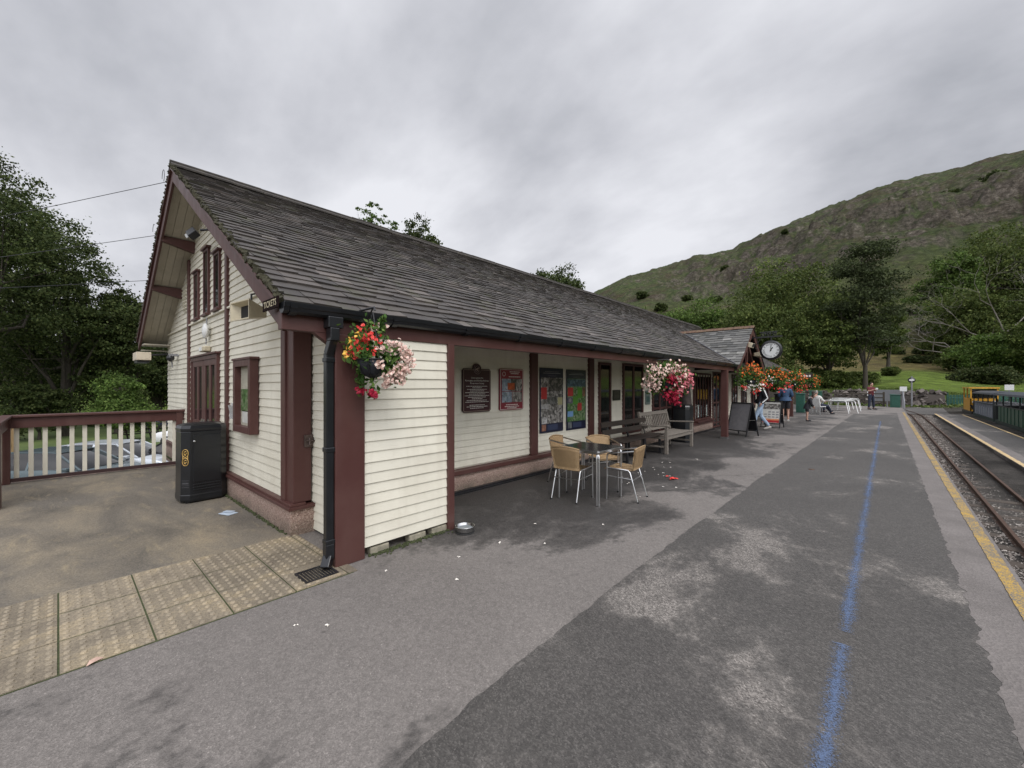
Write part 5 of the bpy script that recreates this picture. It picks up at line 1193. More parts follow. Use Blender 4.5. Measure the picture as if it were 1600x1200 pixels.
# ---------------------------------------------------------------- cars in the car park
def make_car(loc,rz,label,paint,h=1.45):
    t=thing('parked_car',label,'car',loc,rz,'cars in the car park below the railing')
    Lh=2.15;W_=.86
    prof=[(-Lh,.35),(-Lh+.02,.75),(-Lh+.12,.93),(-1.75,.98),(-1.5,.99),(.95,.97),(1.75,.86),(2.08,.74),(Lh,.5),(Lh-.03,.28),(-Lh+.1,.25)]
    rings=[]
    for y,sx,dz in ((-W_,.94,-.0),(-W_*.97,.985,0),(W_*.97,.985,0),(W_,.94,0)):
        rings.append([(x*sx,y,(z-.55)*(.94 if abs(y)>W_*.98 else 1)+.55) for x,z in prof])
    n=len(prof); vs=sum(rings,[]); fs=[(i*n+j,(i+1)*n+j,(i+1)*n+(j+1)%n,i*n+(j+1)%n) for i in range(3) for j in range(n)]+[tuple(range(n)),tuple(range(4*n-1,3*n-1,-1))]
    m=M(); m.add(vs,fs,0,True); body=m.build('body',paint,t,world=False,bevel=.03)
    gp=[(-1.95,.95),(-1.60,1.38),(-1.0,h),(.0,h),(.35,h-.05),(1.15,.95)]
    def gh(k,w0,w1,mi,dz=0,grow=0):
        vs=[]
        for s in (-1,1):
            for x,z in gp:
                f=(z-.95)/(h-.95); vs.append(((x+.3)*k-.3,s*(w0+(w1-w0)*f+grow),z+dz))
        n=len(gp); return vs,[tuple(range(n-1,-1,-1)),tuple(range(n,2*n))]+[(i,(i+1)%n,n+(i+1)%n,n+i) for i in range(n)]
    m=M(); vs,fs=gh(1,.83,.62,0); m.add(vs,fs,0,True); m.build('cabin_glass',GLASS,t,world=False,bevel=.02)
    m=M(); m.prism([(-1.60,1.40),(-1.0,h+.02),(.0,h+.02),(.36,h-.03),(.33,h-.08),(-1.55,h-.09)],-.63,.63,'y')
    for s in (-1,1):
        m.bar((1.15,s*.82,.95),(.33,s*.63,h-.03),.06,.05); m.bar((-1.93,s*.82,.95),(-1.58,s*.64,1.39),.12,.05); m.bar((-.35,s*.83,.96),(-.35,s*.635,h-.02),.07,.03); m.bar((-1.2,s*.83,.96),(-1.15,s*.635,h-.03),.07,.03); m.bar((-1.9,s*.835,.965),(1.1,s*.835,.965),.02,.04)
    m.build('roof',paint,t,world=False,bevel=.01)
    for x in (-1.35,1.32):
        for s in (-1,1):
            m=M(); m.lathe([(.20,-.10),(.31,-.10),(.325,-.06),(.325,.06),(.31,.10),(.2,.10)],(x,s*.76,.32),20,0,'y'); w=m.build('wheel',RUBBER,t,world=False)
            m=M(); m.lathe([(.001,.07),(.06,.08),(.19,.095),(.21,.10),(.21,-.1),(.001,-.07)] if s>0 else [(.001,-.07),(.06,-.08),(.19,-.095),(.21,-.10),(.21,.1),(.001,.07)],(x,s*.76,.32),14,0,'y'); m.build('rim',ALU,w,world=False)
    for s in (-1,1):
        m=M(); m.obox((2.02,s*.62,.70),(.16,.34,.13),(0,R(25),R(-s*12))); m.build('headlight',simple('lamp_clear',(.45,.47,.5),.1),t,world=False,bevel=.02)
        m=M(); m.obox((.85,s*.93,1.0),(.16,.18,.12)); m.build('wing_mirror',paint,t,world=False,bevel=.03)
        m=M(); m.obox((-2.08,s*.66,.80),(.08,.26,.2)); m.build('tail_light',PH_RED,t,world=False,bevel=.02)
    m=M(); m.box(2.10,2.155,-.45,.45,.40,.56); m.build('grille',BLACKM,t,world=False)
    return t
CP=lambda n,c:simple(n,c,.22,.35,.05,3)
make_car((.15,19.9,-2),R(-42),'grey green estate car nearest the left end of the railing',CP('car_grey_green',(.10,.13,.14)),1.50)
make_car((1.55,21.6,-2),R(-38),'silver white car with its bonnet just behind the grey green estate',CP('car_silver',(.5,.53,.56)),1.46)
make_car((3.6,21.2,-2),R(140),'black car with chrome window line, facing left behind the balusters',CP('car_black',(.012,.012,.015)),1.52)
make_car((5.8,31.0,-2),R(140),'white car on the far side of the car park beside the lawn',CP('car_white',(.7,.7,.7)),1.5)
make_car((9.3,42,-2),R(150),'small silver car far across the lawn',CP('car_pale',(.45,.48,.52)),1.5)
make_car((6.0,44,-2),R(150),'dark blue car far across the lawn',CP('car_blue',(.03,.04,.08)),1.5)
# panel fence, picnic tables on the lawn
t=thing('panel_fence','honey coloured board fence at the edge of the lawn','fence',(-1.4,34,-2)); 
for k in range(1):
    m=M()
    for i in range(12): x=-3.6+k*2.0+i*.165; m.box(x,x+.15,34,34.03,-2,-.35+.0*i)
    m.box(-3.6+k*2,-1.65+k*2,33.97,34,-1.6,-1.5); m.box(-3.6+k*2,-1.65+k*2,33.97,34,-.7,-.6); m.build('board_panel',FENCEW,t)
m=M(); 
for x in (-3.65,-1.63): m.box(x,x+.1,33.95,34.05,-2,-.3)
m.build('post',FENCEW,t)
def picnic(x,y,z,rz,lab,mt=DKWOOD):
    t=thing('picnic_table',lab,'picnic table',(x,y,z),rz)
    m=M(); m.box(-.9,.9,-.38,.38,.70,.74); m.build('table_top',mt,t,world=False)
    for s in (-1,1): m=M(); m.box(-.9,.9,s*.75-.13,s*.75+.13,.42,.46); m.build('seat',mt,t,world=False)
    for s in (-1,1): m=M(); m.bar((s*.6,-.6,0),(s*.6,-.25,.7),.08,.04); m.bar((s*.6,.6,0),(s*.6,.25,.7),.08,.04); m.bar((s*.6,-.8,.40),(s*.6,.8,.40),.04,.09); m.build('leg_frame',mt,t,world=False)
    return t
picnic(3.4,36.5,-1.95,.3,'dark picnic table nearer the car park on the lawn'); picnic(5.5,41,-1.95,.2,'dark picnic table farther back on the lawn')

# ---------------------------------------------------------------- things at the far end of the platform
def gbox(nm,lab,cat,x0,x1,y0,y1,h,mt,z=0):
    t=thing(nm,lab,cat,((x0+x1)/2,(y0+y1)/2,z)); m=M(); m.box(x0,x1,y0,y1,z,z+h*.93); m.build('body',mt,t,bevel=.02)
    m=M(); m.prism([(y0-.03,z+h*.93),(y1+.03,z+h*.93),(y1+.03,z+h),(y0-.03,z+h*.965)],x0-.03,x1+.03,'x'); m.build('lid',mt,t,bevel=.01)
    m=M(); m.box(x0-.012,x0,y0+.08,y1-.08,z+.1,z+h*.85); m.build('door_panel',mt,t,bevel=.01); return t
gbox('drinks_cooler','black upright cooler box against the wall near the blue coated person','cooler',25.9,26.6,3.75,4.45,1.15,BLACKP)
gbox('storage_box','green storage cupboard beyond the black cooler','cupboard',29.2,29.7,3.55,3.95,1.15,GREENP)
gbox('storage_box','green storage box under the trees behind the seated people','cupboard',38,39.0,3.6,4.3,1.2,GREENP)
gbox('relay_cabinet','small green trackside cabinet at the end of the track','cabinet',40.6,41.5,-.75,-.2,.95,GREENP)
def alutable(x,y,rz,lab):
    t=thing('garden_table',lab,'table',(x,y,0),rz,'white folding tables at the far end')
    m=M(); m.box(-.6,.6,-.36,.36,.70,.725); m.build('table_top',WHITEP,t,world=False)
    for s in(-1,1): m=M(); m.tube([(s*.55,-.36,.7),(s*.62,-.36,.66),(s*.78,-.38,0)],.022,6); m.tube([(s*.55,.36,.7),(s*.62,.36,.66),(s*.78,.38,0)],.022,6); m.build('leg_pair',WHITEP,t,world=False)
    m=M(); m.bar((-.62,-.37,.66),(.62,-.37,.66),.04,.05); m.bar((-.62,.37,.66),(.62,.37,.66),.04,.05); m.build('frame',ALU,t,world=False); return t
alutable(30.6,2.05,R(60),'white folding table nearest the seated man with crossed legs'); alutable(33.2,2.0,R(50),'middle white folding table of the far group'); alutable(36.2,2.1,R(60),'rearmost white folding table of the far group')
def schair(x,y,rz,lab):
    t=thing('garden_chair',lab,'chair',(x,y,0),rz)
    m=M(); m.box(-.2,.22,-.22,.22,.42,.45); m.build('seat',WHITEP,t,world=False); m=M(); m.obox((-.25,0,.68),(.03,.44,.45),(0,R(-12),0)); m.build('backrest',WHITEP,t,world=False)
    for a in(-1,1):
        for b in (-1,1): m=M(); m.tube([(a*.19,b*.2,.43),(a*.22,b*.22,0)],.016,6); m.build('leg',ALU,t,world=False)
    return t
schair(28.2,2.75,R(-30),'white chair carrying the man with stretched legs'); schair(30.2,3.1,R(-30),'white chair carrying the second seated person')
# stone wall, fence, sign boards
def stonewall(p0,p1,h,lab,n=260):
    t=thing('dry_stone_wall',lab,'wall',(p0[0],p0[1],0)); m=M(); a=Vector((*p0,0)); b=Vector((*p1,0)); d=(b-a); u=d.normalized(); v=Vector((-u.y,u.x,0)); 
    for i in range(n):
        s=random.random(); z=random.random()**.9; w=random.uniform(-.5,.5)*(1-z*.6); p=a+d*s+v*w*.9+Vector((0,0,z*h*(1+.12*math.sin(s*9))-.1)); k=random.uniform(.10,.24)
        m.obox(p,(k*1.5,k*1.2,k),(random.random()*.8,random.random()*.8,random.random()*3))
    mm=NM('wall_stone',.9); mm.col(mm.ramp(mm.island(),[(0,(.035,.028,.024)),(.5,(.09,.075,.065)),(1,(.18,.155,.14))])); m.build('stones',mm.m,t); 
    m=M(); m.bar(a+Vector((0,0,h*.35)),b+Vector((0,0,h*.35)),.5,h*.8); m.build('core',mm.m,t)
stonewall((47,3.5),(47,-3.4),1.15,'rough grey pink dry stone wall beyond the end of the track',520)
stonewall((62,18),(50,4),1.0,'low stone wall under the trees',200)
t=thing('picket_fence','dark green boarded fence in front of the bright field','fence',(50,-4,0))
for k in range(5):
    m=M(); xa,ya=47.5+k*.9,-3.6-k*2.1; xb,yb=xa+.9,ya-2.1
    for i in range(12): q=i/12; m.bar((xa+(xb-xa)*q,ya+(yb-ya)*q,-.1),(xa+(xb-xa)*q,ya+(yb-ya)*q,.85),.14,.02,up=(1,0,0))
    m.bar((xa,ya,.6),(xb,yb,.6),.04,.08); m.build('panel',GREENP,t)
    m=M(); m.box(xa-.05,xa+.05,ya-.05,ya+.05,-.1,1.0); m.build('post',GREENP,t)
t=thing('signal_post','slim grey post with a black and white disc signal at the end of the track','signal',(44.5,-1.45,0)); m=M(); m.tube([(44.5,-1.45,-.1),(44.5,-1.45,2.3)],.05,8); m.build('post',GREYP,t); m=M(); m.lathe([(.001,-.03),(.22,-.03),(.22,.03),(.001,.03)],(44.5,-1.45,2.0),18,0,'x'); m.build('disc',BLACKM,t); m=M(); m.lathe([(.04,-.04),(.10,-.04)],(44.5,-1.45,2.0),18,0,'x'); m.box(44.44,44.46,-1.6,-1.3,1.95,2.05); m.build('white_ring',WHITEP,t)
for x,y,z,w,h,lab,mt in ((44,.9,.75,.5,.35,'small white board behind the man in dark red',WHITEP),(43.8,-.05,.35,1.5,.9,'wide grey notice board right of the man in dark red',simple('board_grey',(.16,.165,.17),.6)),(43,-.95,1.15,.4,.35,'small white sign left of the signal disc',WHITEP),(52,-7.4,1.2,.5,.45,'small pale sign in front of the green boarded fence',WHITEP)):
    t=thing('trackside_sign',lab,'sign',(x,y,0)); m=M(); m.box(x,x+.04,y-w/2,y+w/2,z,z+h); m.build('sign_plate',mt,t); m=M(); m.box(x+.04,x+.09,y-.04,y+.04,-.1,z+h); m.build('post',GREYP,t)
t=thing('post_and_rail_fence','mossy post and rail fence under the dark trees','fence',(41.6,4,0)); m=M()
for z in (.35,.65,.95): m.bar((41.6,9.5,z),(42.2,.2,z),.05,.09)
m.build('rail',TRUNK,t)
for k in range(6): m=M(); y=9.4-k*1.85; m.box(41.6,41.72,y-.06,y+.06,-.05,1.1); m.build('post',TRUNK,t)
t=thing('handrail','grey metal handrail by the trackside cabinet','handrail',(39.9,-.75,0)); m=M(); m.tube([(36,-.85,0),(36,-.85,.5),(39.5,-.85,1.15),(42,-.85,1.15),(42,-.85,0)],.03,6); m.tube([(39.5,-.85,1.15),(39.5,-.85,0)],.03,6); m.build('rail',GREYP,t)

# ---------------------------------------------------------------- train
def coach(x0,x1,lab,mat,grey):
    Y=-4.05; t=thing('passenger_coach',lab,'railway coach',((x0+x1)/2,Y,0),group='open coaches on the far track')
    m=M(); m.box(x0,x1,Y-.55,Y+.55,-.02,.12); m.box(x0+.1,x1-.1,Y-.3,Y+.3,-.1,-.02); m.build('underframe',simple('frame_green',(.02,.035,.028),.6,0,.3),t)
    for x in (x0+.6,x1-.6,x0+1.1,x1-1.1):
        m=M(); m.lathe([(.001,-.26),(.09,-.26),(.09,-.22),(.105,-.2),(.105,.2),(.09,.22),(.09,.26),(.001,.26)],(x,Y,.0),14,0,'y'); m.build('wheelset',BLACKM,t)
    n=int((x1-x0-.3)/.62)
    for k in range(n):
        x=x0+.25+k*.62
        for s in (-1,1):
            m=M()
            if grey:
                m.box(x,x+.05,Y+s*.50,Y+s*.56,.12,.78); m.box(x+.40,x+.45,Y+s*.50,Y+s*.56,.12,.78); m.box(x+.05,x+.40,Y+s*.50,Y+s*.56,.72,.78); m.box(x+.05,x+.40,Y+s*.53,Y+s*.54,.14,.55)
            else: m.box(x,x+.46,Y+s*.515,Y+s*.56,.12,.74)
            m.build('side_panel',mat,t)
        m=M(); m.obox((x-.02,Y,.46),(.05,1.0,.62),(0,R(-8),0)); m.box(x,x+.32,Y-.5,Y+.5,.34,.38); m.build('seat',DARK if not grey else GREYP,t)
    m=M(); m.prism([(Y-.60,1.17),(Y+.60,1.17),(Y+.55,1.24),(Y+.25,1.31),(Y-.25,1.31),(Y-.55,1.24)],x0,x1,'x'); m.build('roof',simple('roof_sheet',(.055,.06,.075),.35,0,.1),t)
    m=M()
    for x in np.linspace(x0+.05,x1-.05,5):
        for s in(-1,1): m.box(x-.025,x+.025,Y+s*.52-.02,Y+s*.52+.02,.12,1.18)
    m.box(x0,x1,Y+.545,Y+.575,.72,.76); m.box(x0,x0+.03,Y-.55,Y+.55,.12,.7); m.box(x1-.03,x1,Y-.55,Y+.55,.12,.7); m.build('pillar_frame',simple('frame_dark',(.02,.025,.025),.5),t)
coach(27.9,33.6,'open coach with grey framed side bays next to the yellow locomotive',simple('coach_grey',(.24,.26,.30),.4),True)
coach(21.6,27.4,'dark green open coach with panelled sides behind the grey one',simple('coach_green',(.018,.075,.045),.4),False)
coach(15.2,21.1,'nearest dark green open coach beyond the island platform',simple('coach_green',(.018,.075,.045),.4),False)
Y=-4.0; t=thing('locomotive','yellow narrow gauge diesel locomotive with black chevrons at the far end of the coaches','locomotive',(35.5,Y,0))
m=M(); m.box(34.1,38,Y-.5,Y+.5,-.05,.15); m.build('underframe',BLACKM,t)
m=M(); m.box(34.4,34.5,Y-.52,Y+.52,.15,.85); m.box(34.4,37.2,Y-.52,Y-.46,.15,.85); m.box(34.4,37.2,Y+.46,Y+.52,.15,.85); m.box(37.1,37.2,Y-.52,Y+.52,.15,.85); m.build('cab_body',YEL,t,bevel=.01)
m=M()
for x in (34.42,35.8,37.15):
    for s in(-1,1): m.box(x-.04,x+.04,Y+s*.49-.03,Y+s*.49+.03,.85,1.42)
m.box(34.3,37.3,Y-.56,Y+.56,1.42,1.49); m.build('cab_frame',YEL,t)
m=M(); m.box(34.47,37.1,Y-.47,Y-.465,.9,1.4); m.box(34.45,34.455,Y-.45,Y+.45,.9,1.4); m.build('window',GLASS,t)
m=M()
for k in range(5): m.prism([(Y-.5+k*.21,.25),(Y-.4+k*.21,.25),(Y-.3+k*.21,.5),(Y-.4+k*.21,.5)],34.385,34.399,'x')
m.build('chevron',BLACKM,t)
for s in (-1,1): m=M(); m.lathe([(.001,-.05),(.08,-.05),(.09,0)],(34.37,Y+s*.36,.66),12,0,'x'); m.build('headlight',WHITEP,t)
for x in (34.8,35.7,36.8): m=M(); m.lathe([(.001,-.26),(.15,-.26),(.15,.26),(.001,.26)],(x,Y,.05),14,0,'y'); m.build('wheelset',BLACKM,t)
m=M(); m.box(33.95,34.1,Y-.4,Y+.4,-.02,.2); m.box(33.85,33.95,Y-.1,Y+.1,.0,.15); m.build('buffer_beam',BLACKM,t)

# ---------------------------------------------------------------- people
def skin_into(m,nodes,edges,mi=0,sub=1,smooth=True):
    """grow one continuous skinned surface over a joint graph. nodes: name->(co,rx,ry)"""
    me=bpy.data.meshes.new('s'); ks=list(nodes); idx={k:i for i,k in enumerate(ks)}
    me.from_pydata([nodes[k][0] for k in ks],[(idx[a],idx[b]) for a,b in edges],[])
    o=bpy.data.objects.new('s',me); C.objects.link(o)
    sk=o.modifiers.new('k','SKIN'); sk.use_smooth_shade=True; sk.branch_smoothing=.6
    sd_=o.modifiers.new('d','SUBSURF'); sd_.levels=sub; sd_.render_levels=sub
    L_=me.skin_vertices[0].data
    for i,k in enumerate(ks): L_[i].radius=(nodes[k][1],nodes[k][2]); L_[i].use_root=(i==0)
    dg=bpy.context.evaluated_depsgraph_get(); dg.update(); e=bpy.data.meshes.new_from_object(o.evaluated_get(dg))
    m.add([v.co[:] for v in e.vertices],[tuple(p.vertices) for p in e.polygons],mi,smooth)
    data=([v.co.copy() for v in e.vertices],[v.normal.copy() for v in e.vertices],[tuple(p.vertices) for p in e.polygons])
    bpy.data.objects.remove(o); bpy.data.meshes.remove(me); bpy.data.meshes.remove(e); return data
BASE=dict(pel=(0,0,.95),wai=(0,0,1.08),che=(0,0,1.27),nek=(0,0,1.45),hed=(.015,0,1.53),
 shL=(0,.17,1.41),elL=(-.01,.23,1.13),wrL=(.06,.24,.89),shR=(0,-.17,1.41),elR=(-.01,-.23,1.13),wrR=(.06,-.24,.89),
 hiL=(0,.09,.90),knL=(.02,.10,.50),anL=(0,.10,.09),toL=(.15,.11,.045),hiR=(0,-.09,.90),knR=(.02,-.10,.50),anR=(0,-.10,.09),toR=(.15,-.11,.045))
def hand(m,w,d,side,mi=0,s=1.0):
    """palm and five curled fingers from wrist w pointing along d"""
    w=Vector(w); d=Vector(d).normalized(); sdv=d.cross(Vector((0,0,1))); sdv=sdv.normalized() if sdv.length>.1 else Vector((1,0,0)); n=d.cross(sdv)
    m.ball(w+d*.045*s,(.04*s,.032*s,.045*s),8,mi)
    for k,(o,l) in enumerate(((-.030,.060),(-.010,.072),(.010,.068),(.028,.052))):
        a=w+d*.075*s+sdv*o*s; m.tube([a,a+d*l*.5*s+n*.004,a+d*l*.85*s+n*.02*s,a+d*l*.95*s+n*.038*s],[.0095*s,.009*s,.008*s,.006*s],6,mi)
    a=w+d*.02*s+sdv*.032*s*side; m.tube([a,a+sdv*.03*side*s+d*.02*s,a+sdv*.036*side*s+d*.05*s],[.012*s,.010*s,.008*s],6,mi)
def person(loc,rz,label,H_=1.75,pose=None,top=None,bot=None,hair=None,shoe=None,shorts=False,skirt=None,sleeves=True,stripe=None,turn=0,hairlen=0,name='person',coat=0,build_=1.):
    t=thing(name,label,'person',loc,rz); J={k:Vector(v) for k,v in BASE.items()}
    if pose: J.update({k:Vector(v) for k,v in pose.items()})
    s=H_/1.75; B=build_
    n={k:v*s for k,v in J.items()}; r=lambda a,b=None:(a*s,(b or a)*s)
    m=M()
    N_=dict(pel=(n['pel'],*r(.12*B,.10*B)),wai=(n['wai'],*r(.12*B,.09*B)),che=(n['che'],*r(.155*B,.115*B)),nek=(n['nek'],*r(.062)),hed=(n['hed'],*r(.062)))
    for q in 'LR':
        N_.update({'sh'+q:(n['sh'+q],*r(.068)),'el'+q:(n['el'+q],*r(.040)),'wr'+q:(n['wr'+q],*r(.028)),'hi'+q:(n['hi'+q],*r(.085*B)),'kn'+q:(n['kn'+q],*r(.055)),'an'+q:(n['an'+q],*r(.038)),'to'+q:(n['to'+q],*r(.032))})
    E_=[('pel','wai'),('wai','che'),('che','nek'),('nek','hed')]+[e for q in 'LR' for e in (('che','sh'+q),('sh'+q,'el'+q),('el'+q,'wr'+q),('pel','hi'+q),('hi'+q,'kn'+q),('kn'+q,'an'+q),('an'+q,'to'+q))]
    bv,bn,bf=skin_into(m,N_,E_,0,2)
    # head with a face
    hc=n['hed']+Vector((.012,0,.075))*s; st=len(m.v)
    m.ball((0,0,0),(.092*s,.073*s,.115*s),14); m.ball((.088*s,0,-.012*s),(.020*s,.014*s,.022*s),6); m.ball((.072*s,0,-.058*s),(.02*s,.026*s,.010*s),6); m.ball((.05*s,0,-.09*s),(.035*s,.03*s,.02*s),6)
    for a in(-1,1): m.ball((0,a*.074*s,-.005*s),(.018*s,.010*s,.030*s),6)
    m.tr(Matrix.Translation(hc)@Matrix.Rotation(turn,4,'Z'),st)
    for q,sd in (('L',-1),('R',1)):
        d=(n['wr'+q]-n['el'+q]); hand(m,n['wr'+q],d,sd,0,s)
    body=m.build('body',SKIN,t,world=False)
    m=M()
    for a in (-1,1): m.ball((.082*s,a*.030*s,.008*s),(.010*s,.014*s,.008*s),6)
    m.tr(Matrix.Translation(hc)@Matrix.Rotation(turn,4,'Z')); m.build('eyes',BLACKM,body,world=False)
    if hair:
        m=M(); m.ball((-.018*s,0,.025*s),(.094*s,.083*s,.108*s),12)
        if hairlen: m.ball((-.05*s,0,-.06*s),(.06*s,.075*s,.12*s),10)
        m.tr(Matrix.Translation(hc)@Matrix.Rotation(turn,4,'Z')); m.build('hair',hair,t,world=False)
    def near(p):
        best=None
        for e in E_:
            A,B_=n[e[0]],n[e[1]]; d=B_-A; t_=max(0,min(1,(p-A).dot(d)/d.length_squared)); q=(A+d*t_-p).length/(.5*(N_[e[0]][1]+N_[e[1]][1])+.02)
            if best is None or q<best[0]: best=(q,e,t_)
        return best[1],best[2]
    cls=[near(v) for v in bv]
    def garment(nm,test,off,mat,par=t):
        keep=[test(*c) for c in cls]; idx={}; m=M(); vs=[];fs=[]
        for f in bf:
            if all(keep[i] for i in f):
                for i in f:
                    if i not in idx: idx[i]=len(vs); o_=off*s*(1+.35*noise.noise(bv[i]*14)); vs.append(bv[i]+bn[i]*o_)
                fs.append(tuple(idx[i] for i in f))
        m.add(vs,fs,0,True); o=m.build(nm,mat,par,world=False); so_=o.modifiers.new('thick','SOLIDIFY'); so_.thickness=.008; so_.offset=-1; return o
    def is_top(e,u):
        a,b=e
        if e==('pel','wai') or e==('wai','che') : return True
        if e==('che','nek'): return u<.93
        if a=='che' and b[:2]=='sh': return True
        if a[:2]=='sh': return sleeves or u<.75
        if a[:2]=='el': return sleeves and u<.93
        if a=='pel': return u<.7
        return False
    def is_bot(e,u):
        a,b=e
        if e==('pel','wai'): return u<.9
        if a=='pel': return True
        if a[:2]=='hi': return True if not shorts else u<.82
        if a[:2]=='kn': return (not shorts) and u<.94
        return False
    if bot: garment('shorts' if shorts else 'trousers',is_bot,.016 if not shorts else .026,bot)
    if top:
        tp=garment('jacket' if sleeves else 'shirt',is_top,.026,top)
        if coat:
            m=M(); w=n['wai']; h=n['pel'].lerp((n['knL']+n['knR'])/2,coat); k=14; vs=[]
            for i in range(5):
                u=i/4; c_=w.lerp(h,u); ra=(.165+.055*u)*s*B; rb=(.135+.06*u)*s*B
                for j in range(k): a_=2*PI*j/k; q=1+.05*math.sin(a_*4)*u; vs.append(c_+Vector((rb*math.cos(a_)*q,ra*math.sin(a_)*q,0)))
            m.add(vs,[(i*k+j,i*k+(j+1)%k,(i+1)*k+(j+1)%k,(i+1)*k+j) for i in range(4) for j in range(k)],0,True); m.build('coat_skirt',top,tp,world=False)
        if stripe:
            m=M()
            for q in 'LR':
                sd=1 if q=='L' else -1
                m.tube([n['nek']+Vector((0,sd*.07,-.0))*s,n['sh'+q]+Vector((0,sd*.03,.078))*s,n['sh'+q]+Vector((0,sd*.085,.02))*s,(n['sh'+q]+n['el'+q])/2+Vector((0,sd*.078,.01))*s,n['el'+q]+Vector((0,sd*.062,0))*s,n['wr'+q]+Vector((0,sd*.045,.02))*s],.020*s,6)
            m.build('sleeve_stripe',stripe,tp,world=False)
    for q in 'LR':
        m=M(); a=n['an'+q]; b=n['to'+q]; d=(b-a); d.z=0; d.normalize(); m.tube([a-d*.05*s+Vector((0,0,-.04))*s,a+Vector((0,0,-.03))*s,a.lerp(b,.6)+Vector((0,0,-.01))*s,b+d*.05*s-Vector((0,0,.008))*s],[.040*s,.048*s,.046*s,.030*s],10); m.build('shoe',shoe or BLACKM,t,world=False)
    return t
JEANS=simple('light_denim',(.27,.35,.45),.85,0,.25,12); BLK=simple('black_fabric',(.012,.012,.016),.85,0,.3,12); NAVF=simple('navy_fabric',(.015,.02,.04),.85,0,.3,12); BLUF=simple('blue_fabric',(.03,.065,.13),.8,0,.25,12)
REDF=simple('dark_red_fabric',(.10,.012,.018),.85,0,.3,12); WHF=simple('white_fabric',(.6,.58,.55),.85,0,.1,12); HBR=simple('brown_hair',(.03,.02,.012),.8,0,.4,50); HGR=simple('grey_hair',(.28,.26,.24),.8,0,.3,50)
walk=dict(knL=(.20,.10,.52),anL=(.30,.10,.11),toL=(.45,.11,.07),hiR=(-.02,-.09,.90),knR=(-.04,-.10,.50),anR=(-.33,-.10,.13),toR=(-.20,-.11,.045),elL=(-.10,.23,1.14),wrL=(.06,.22,.96),elR=(-.06,-.24,1.14),wrR=(.10,-.20,.95))
face_left=YAW+R(90)
person((16.85,3.32,0),face_left-R(8),'man walking left in a black jacket with white sleeve stripes and pale jeans',1.76,walk,BLK,JEANS,HBR,simple('pale_shoe',(.35,.33,.3),.7),stripe=WHITEP)
person((21.6,3.30,0),R(15),'person in a blue coat and dark shorts standing with their back to us',1.74,dict(elL=(.04,.25,1.15),wrL=(.16,.14,1.08),elR=(.04,-.25,1.15),wrR=(.16,-.14,1.08)),BLUF,BLK,HBR,simple('pale_shoe2',(.5,.48,.45),.7),shorts=True,coat=.05,build_=1.12)
person((22.4,2.62,0),face_left+R(150),'child in dark clothes leaning forward beside the end post',1.30,dict(wai=(.02,0,1.06),che=(.12,0,1.24),nek=(.26,0,1.40),hed=(.33,0,1.46),shL=(.16,.17,1.32),shR=(.16,-.17,1.32),elL=(.2,.22,1.06),wrL=(.30,.16,.9),elR=(.2,-.22,1.06),wrR=(.3,-.16,.9)),BLK,BLK,HBR,BLK,shorts=True,coat=.45,hairlen=1)
sit=dict(pel=(0,0,.53),wai=(-.05,0,.66),che=(-.14,0,.86),nek=(-.20,0,1.04),hed=(-.19,0,1.14),shL=(-.16,.17,.98),shR=(-.16,-.17,.98),elL=(-.02,.24,.78),wrL=(.16,.16,.72),elR=(-.02,-.24,.78),wrR=(.16,-.16,.72),hiL=(.04,.09,.50),knL=(.46,.11,.50),anL=(.85,.10,.14),toL=(.98,.12,.18),hiR=(.04,-.09,.50),knR=(.46,-.1,.46),anR=(.72,-.08,.09),toR=(.86,-.09,.05))
person((28.2,2.75,.0),R(-38),'seated man in a white top and navy trousers with his legs stretched out',1.74,sit,WHF,NAVF,HGR,BLK)
sit2=dict(sit); sit2.update(anL=(.52,.10,.09),toL=(.66,.12,.045),anR=(.5,-.1,.09),toR=(.64,-.1,.045))
person((30.2,3.1,.0),R(-38),'second seated person in dark red behind the man in white',1.65,sit2,simple('rose_fabric',(.13,.05,.05),.85),NAVF,HBR,BLK)
t=person((35.95,.75,0),YAW-R(170),'man in a dark red top and navy trousers holding something up to his chest',1.80,dict(elL=(.06,.27,1.18),wrL=(.26,.10,1.28),elR=(.06,-.27,1.18),wrR=(.26,-.10,1.28),knL=(.02,.16,.5),anL=(0,.20,.09),toL=(.14,.23,.045),knR=(.02,-.14,.5),anR=(0,-.18,.09),toR=(.14,-.21,.045)),REDF,NAVF,HBR,BLK,sleeves=False,build_=1.15)
m=M(); v=Matrix.Rotation(YAW-R(170),4,'Z')@Vector((.36,0,1.36)); m.obox((35.95+v.x,.75+v.y,1.36),(.05,.16,.12),(0,.3,YAW-R(170))); o=m.build('camera_device',WHITEP,bevel=.01); tag(o,'small pale device held by the man in dark red','device')

# ---------------------------------------------------------------- trees
CA,SA=math.cos(YAW),math.sin(YAW)
def at(px,d):
    r=(px-800)/644*d; return (d*CA+r*SA, d*SA-r*CA)
def leafcloud(C_,spread,nl,size,rg,flat=.6):
    k=len(C_); n=k*nl
    p=np.repeat(C_,nl,0)+rg.normal(size=(n,3))*np.repeat(spread,nl)[:,None]*np.array([1,1,flat])
    nr=rg.normal(size=(n,3))*np.array([.9,.9,.7])+np.array([0,0,.45]); nr/=np.linalg.norm(nr,axis=1)[:,None]
    t=rg.normal(size=(n,3)); t-=nr*(t*nr).sum(1)[:,None]; t/=np.linalg.norm(t,axis=1)[:,None]; b=np.cross(nr,t)
    s=(size*rg.uniform(.6,1.35,n))[:,None]
    V=np.stack([p-t*s*.6, p+b*s*.42-nr*s*.08, p+t*s*.6, p-b*s*.42-nr*s*.08],1).reshape(-1,3)
    Q=np.arange(n*4).reshape(n,4); return V,Q
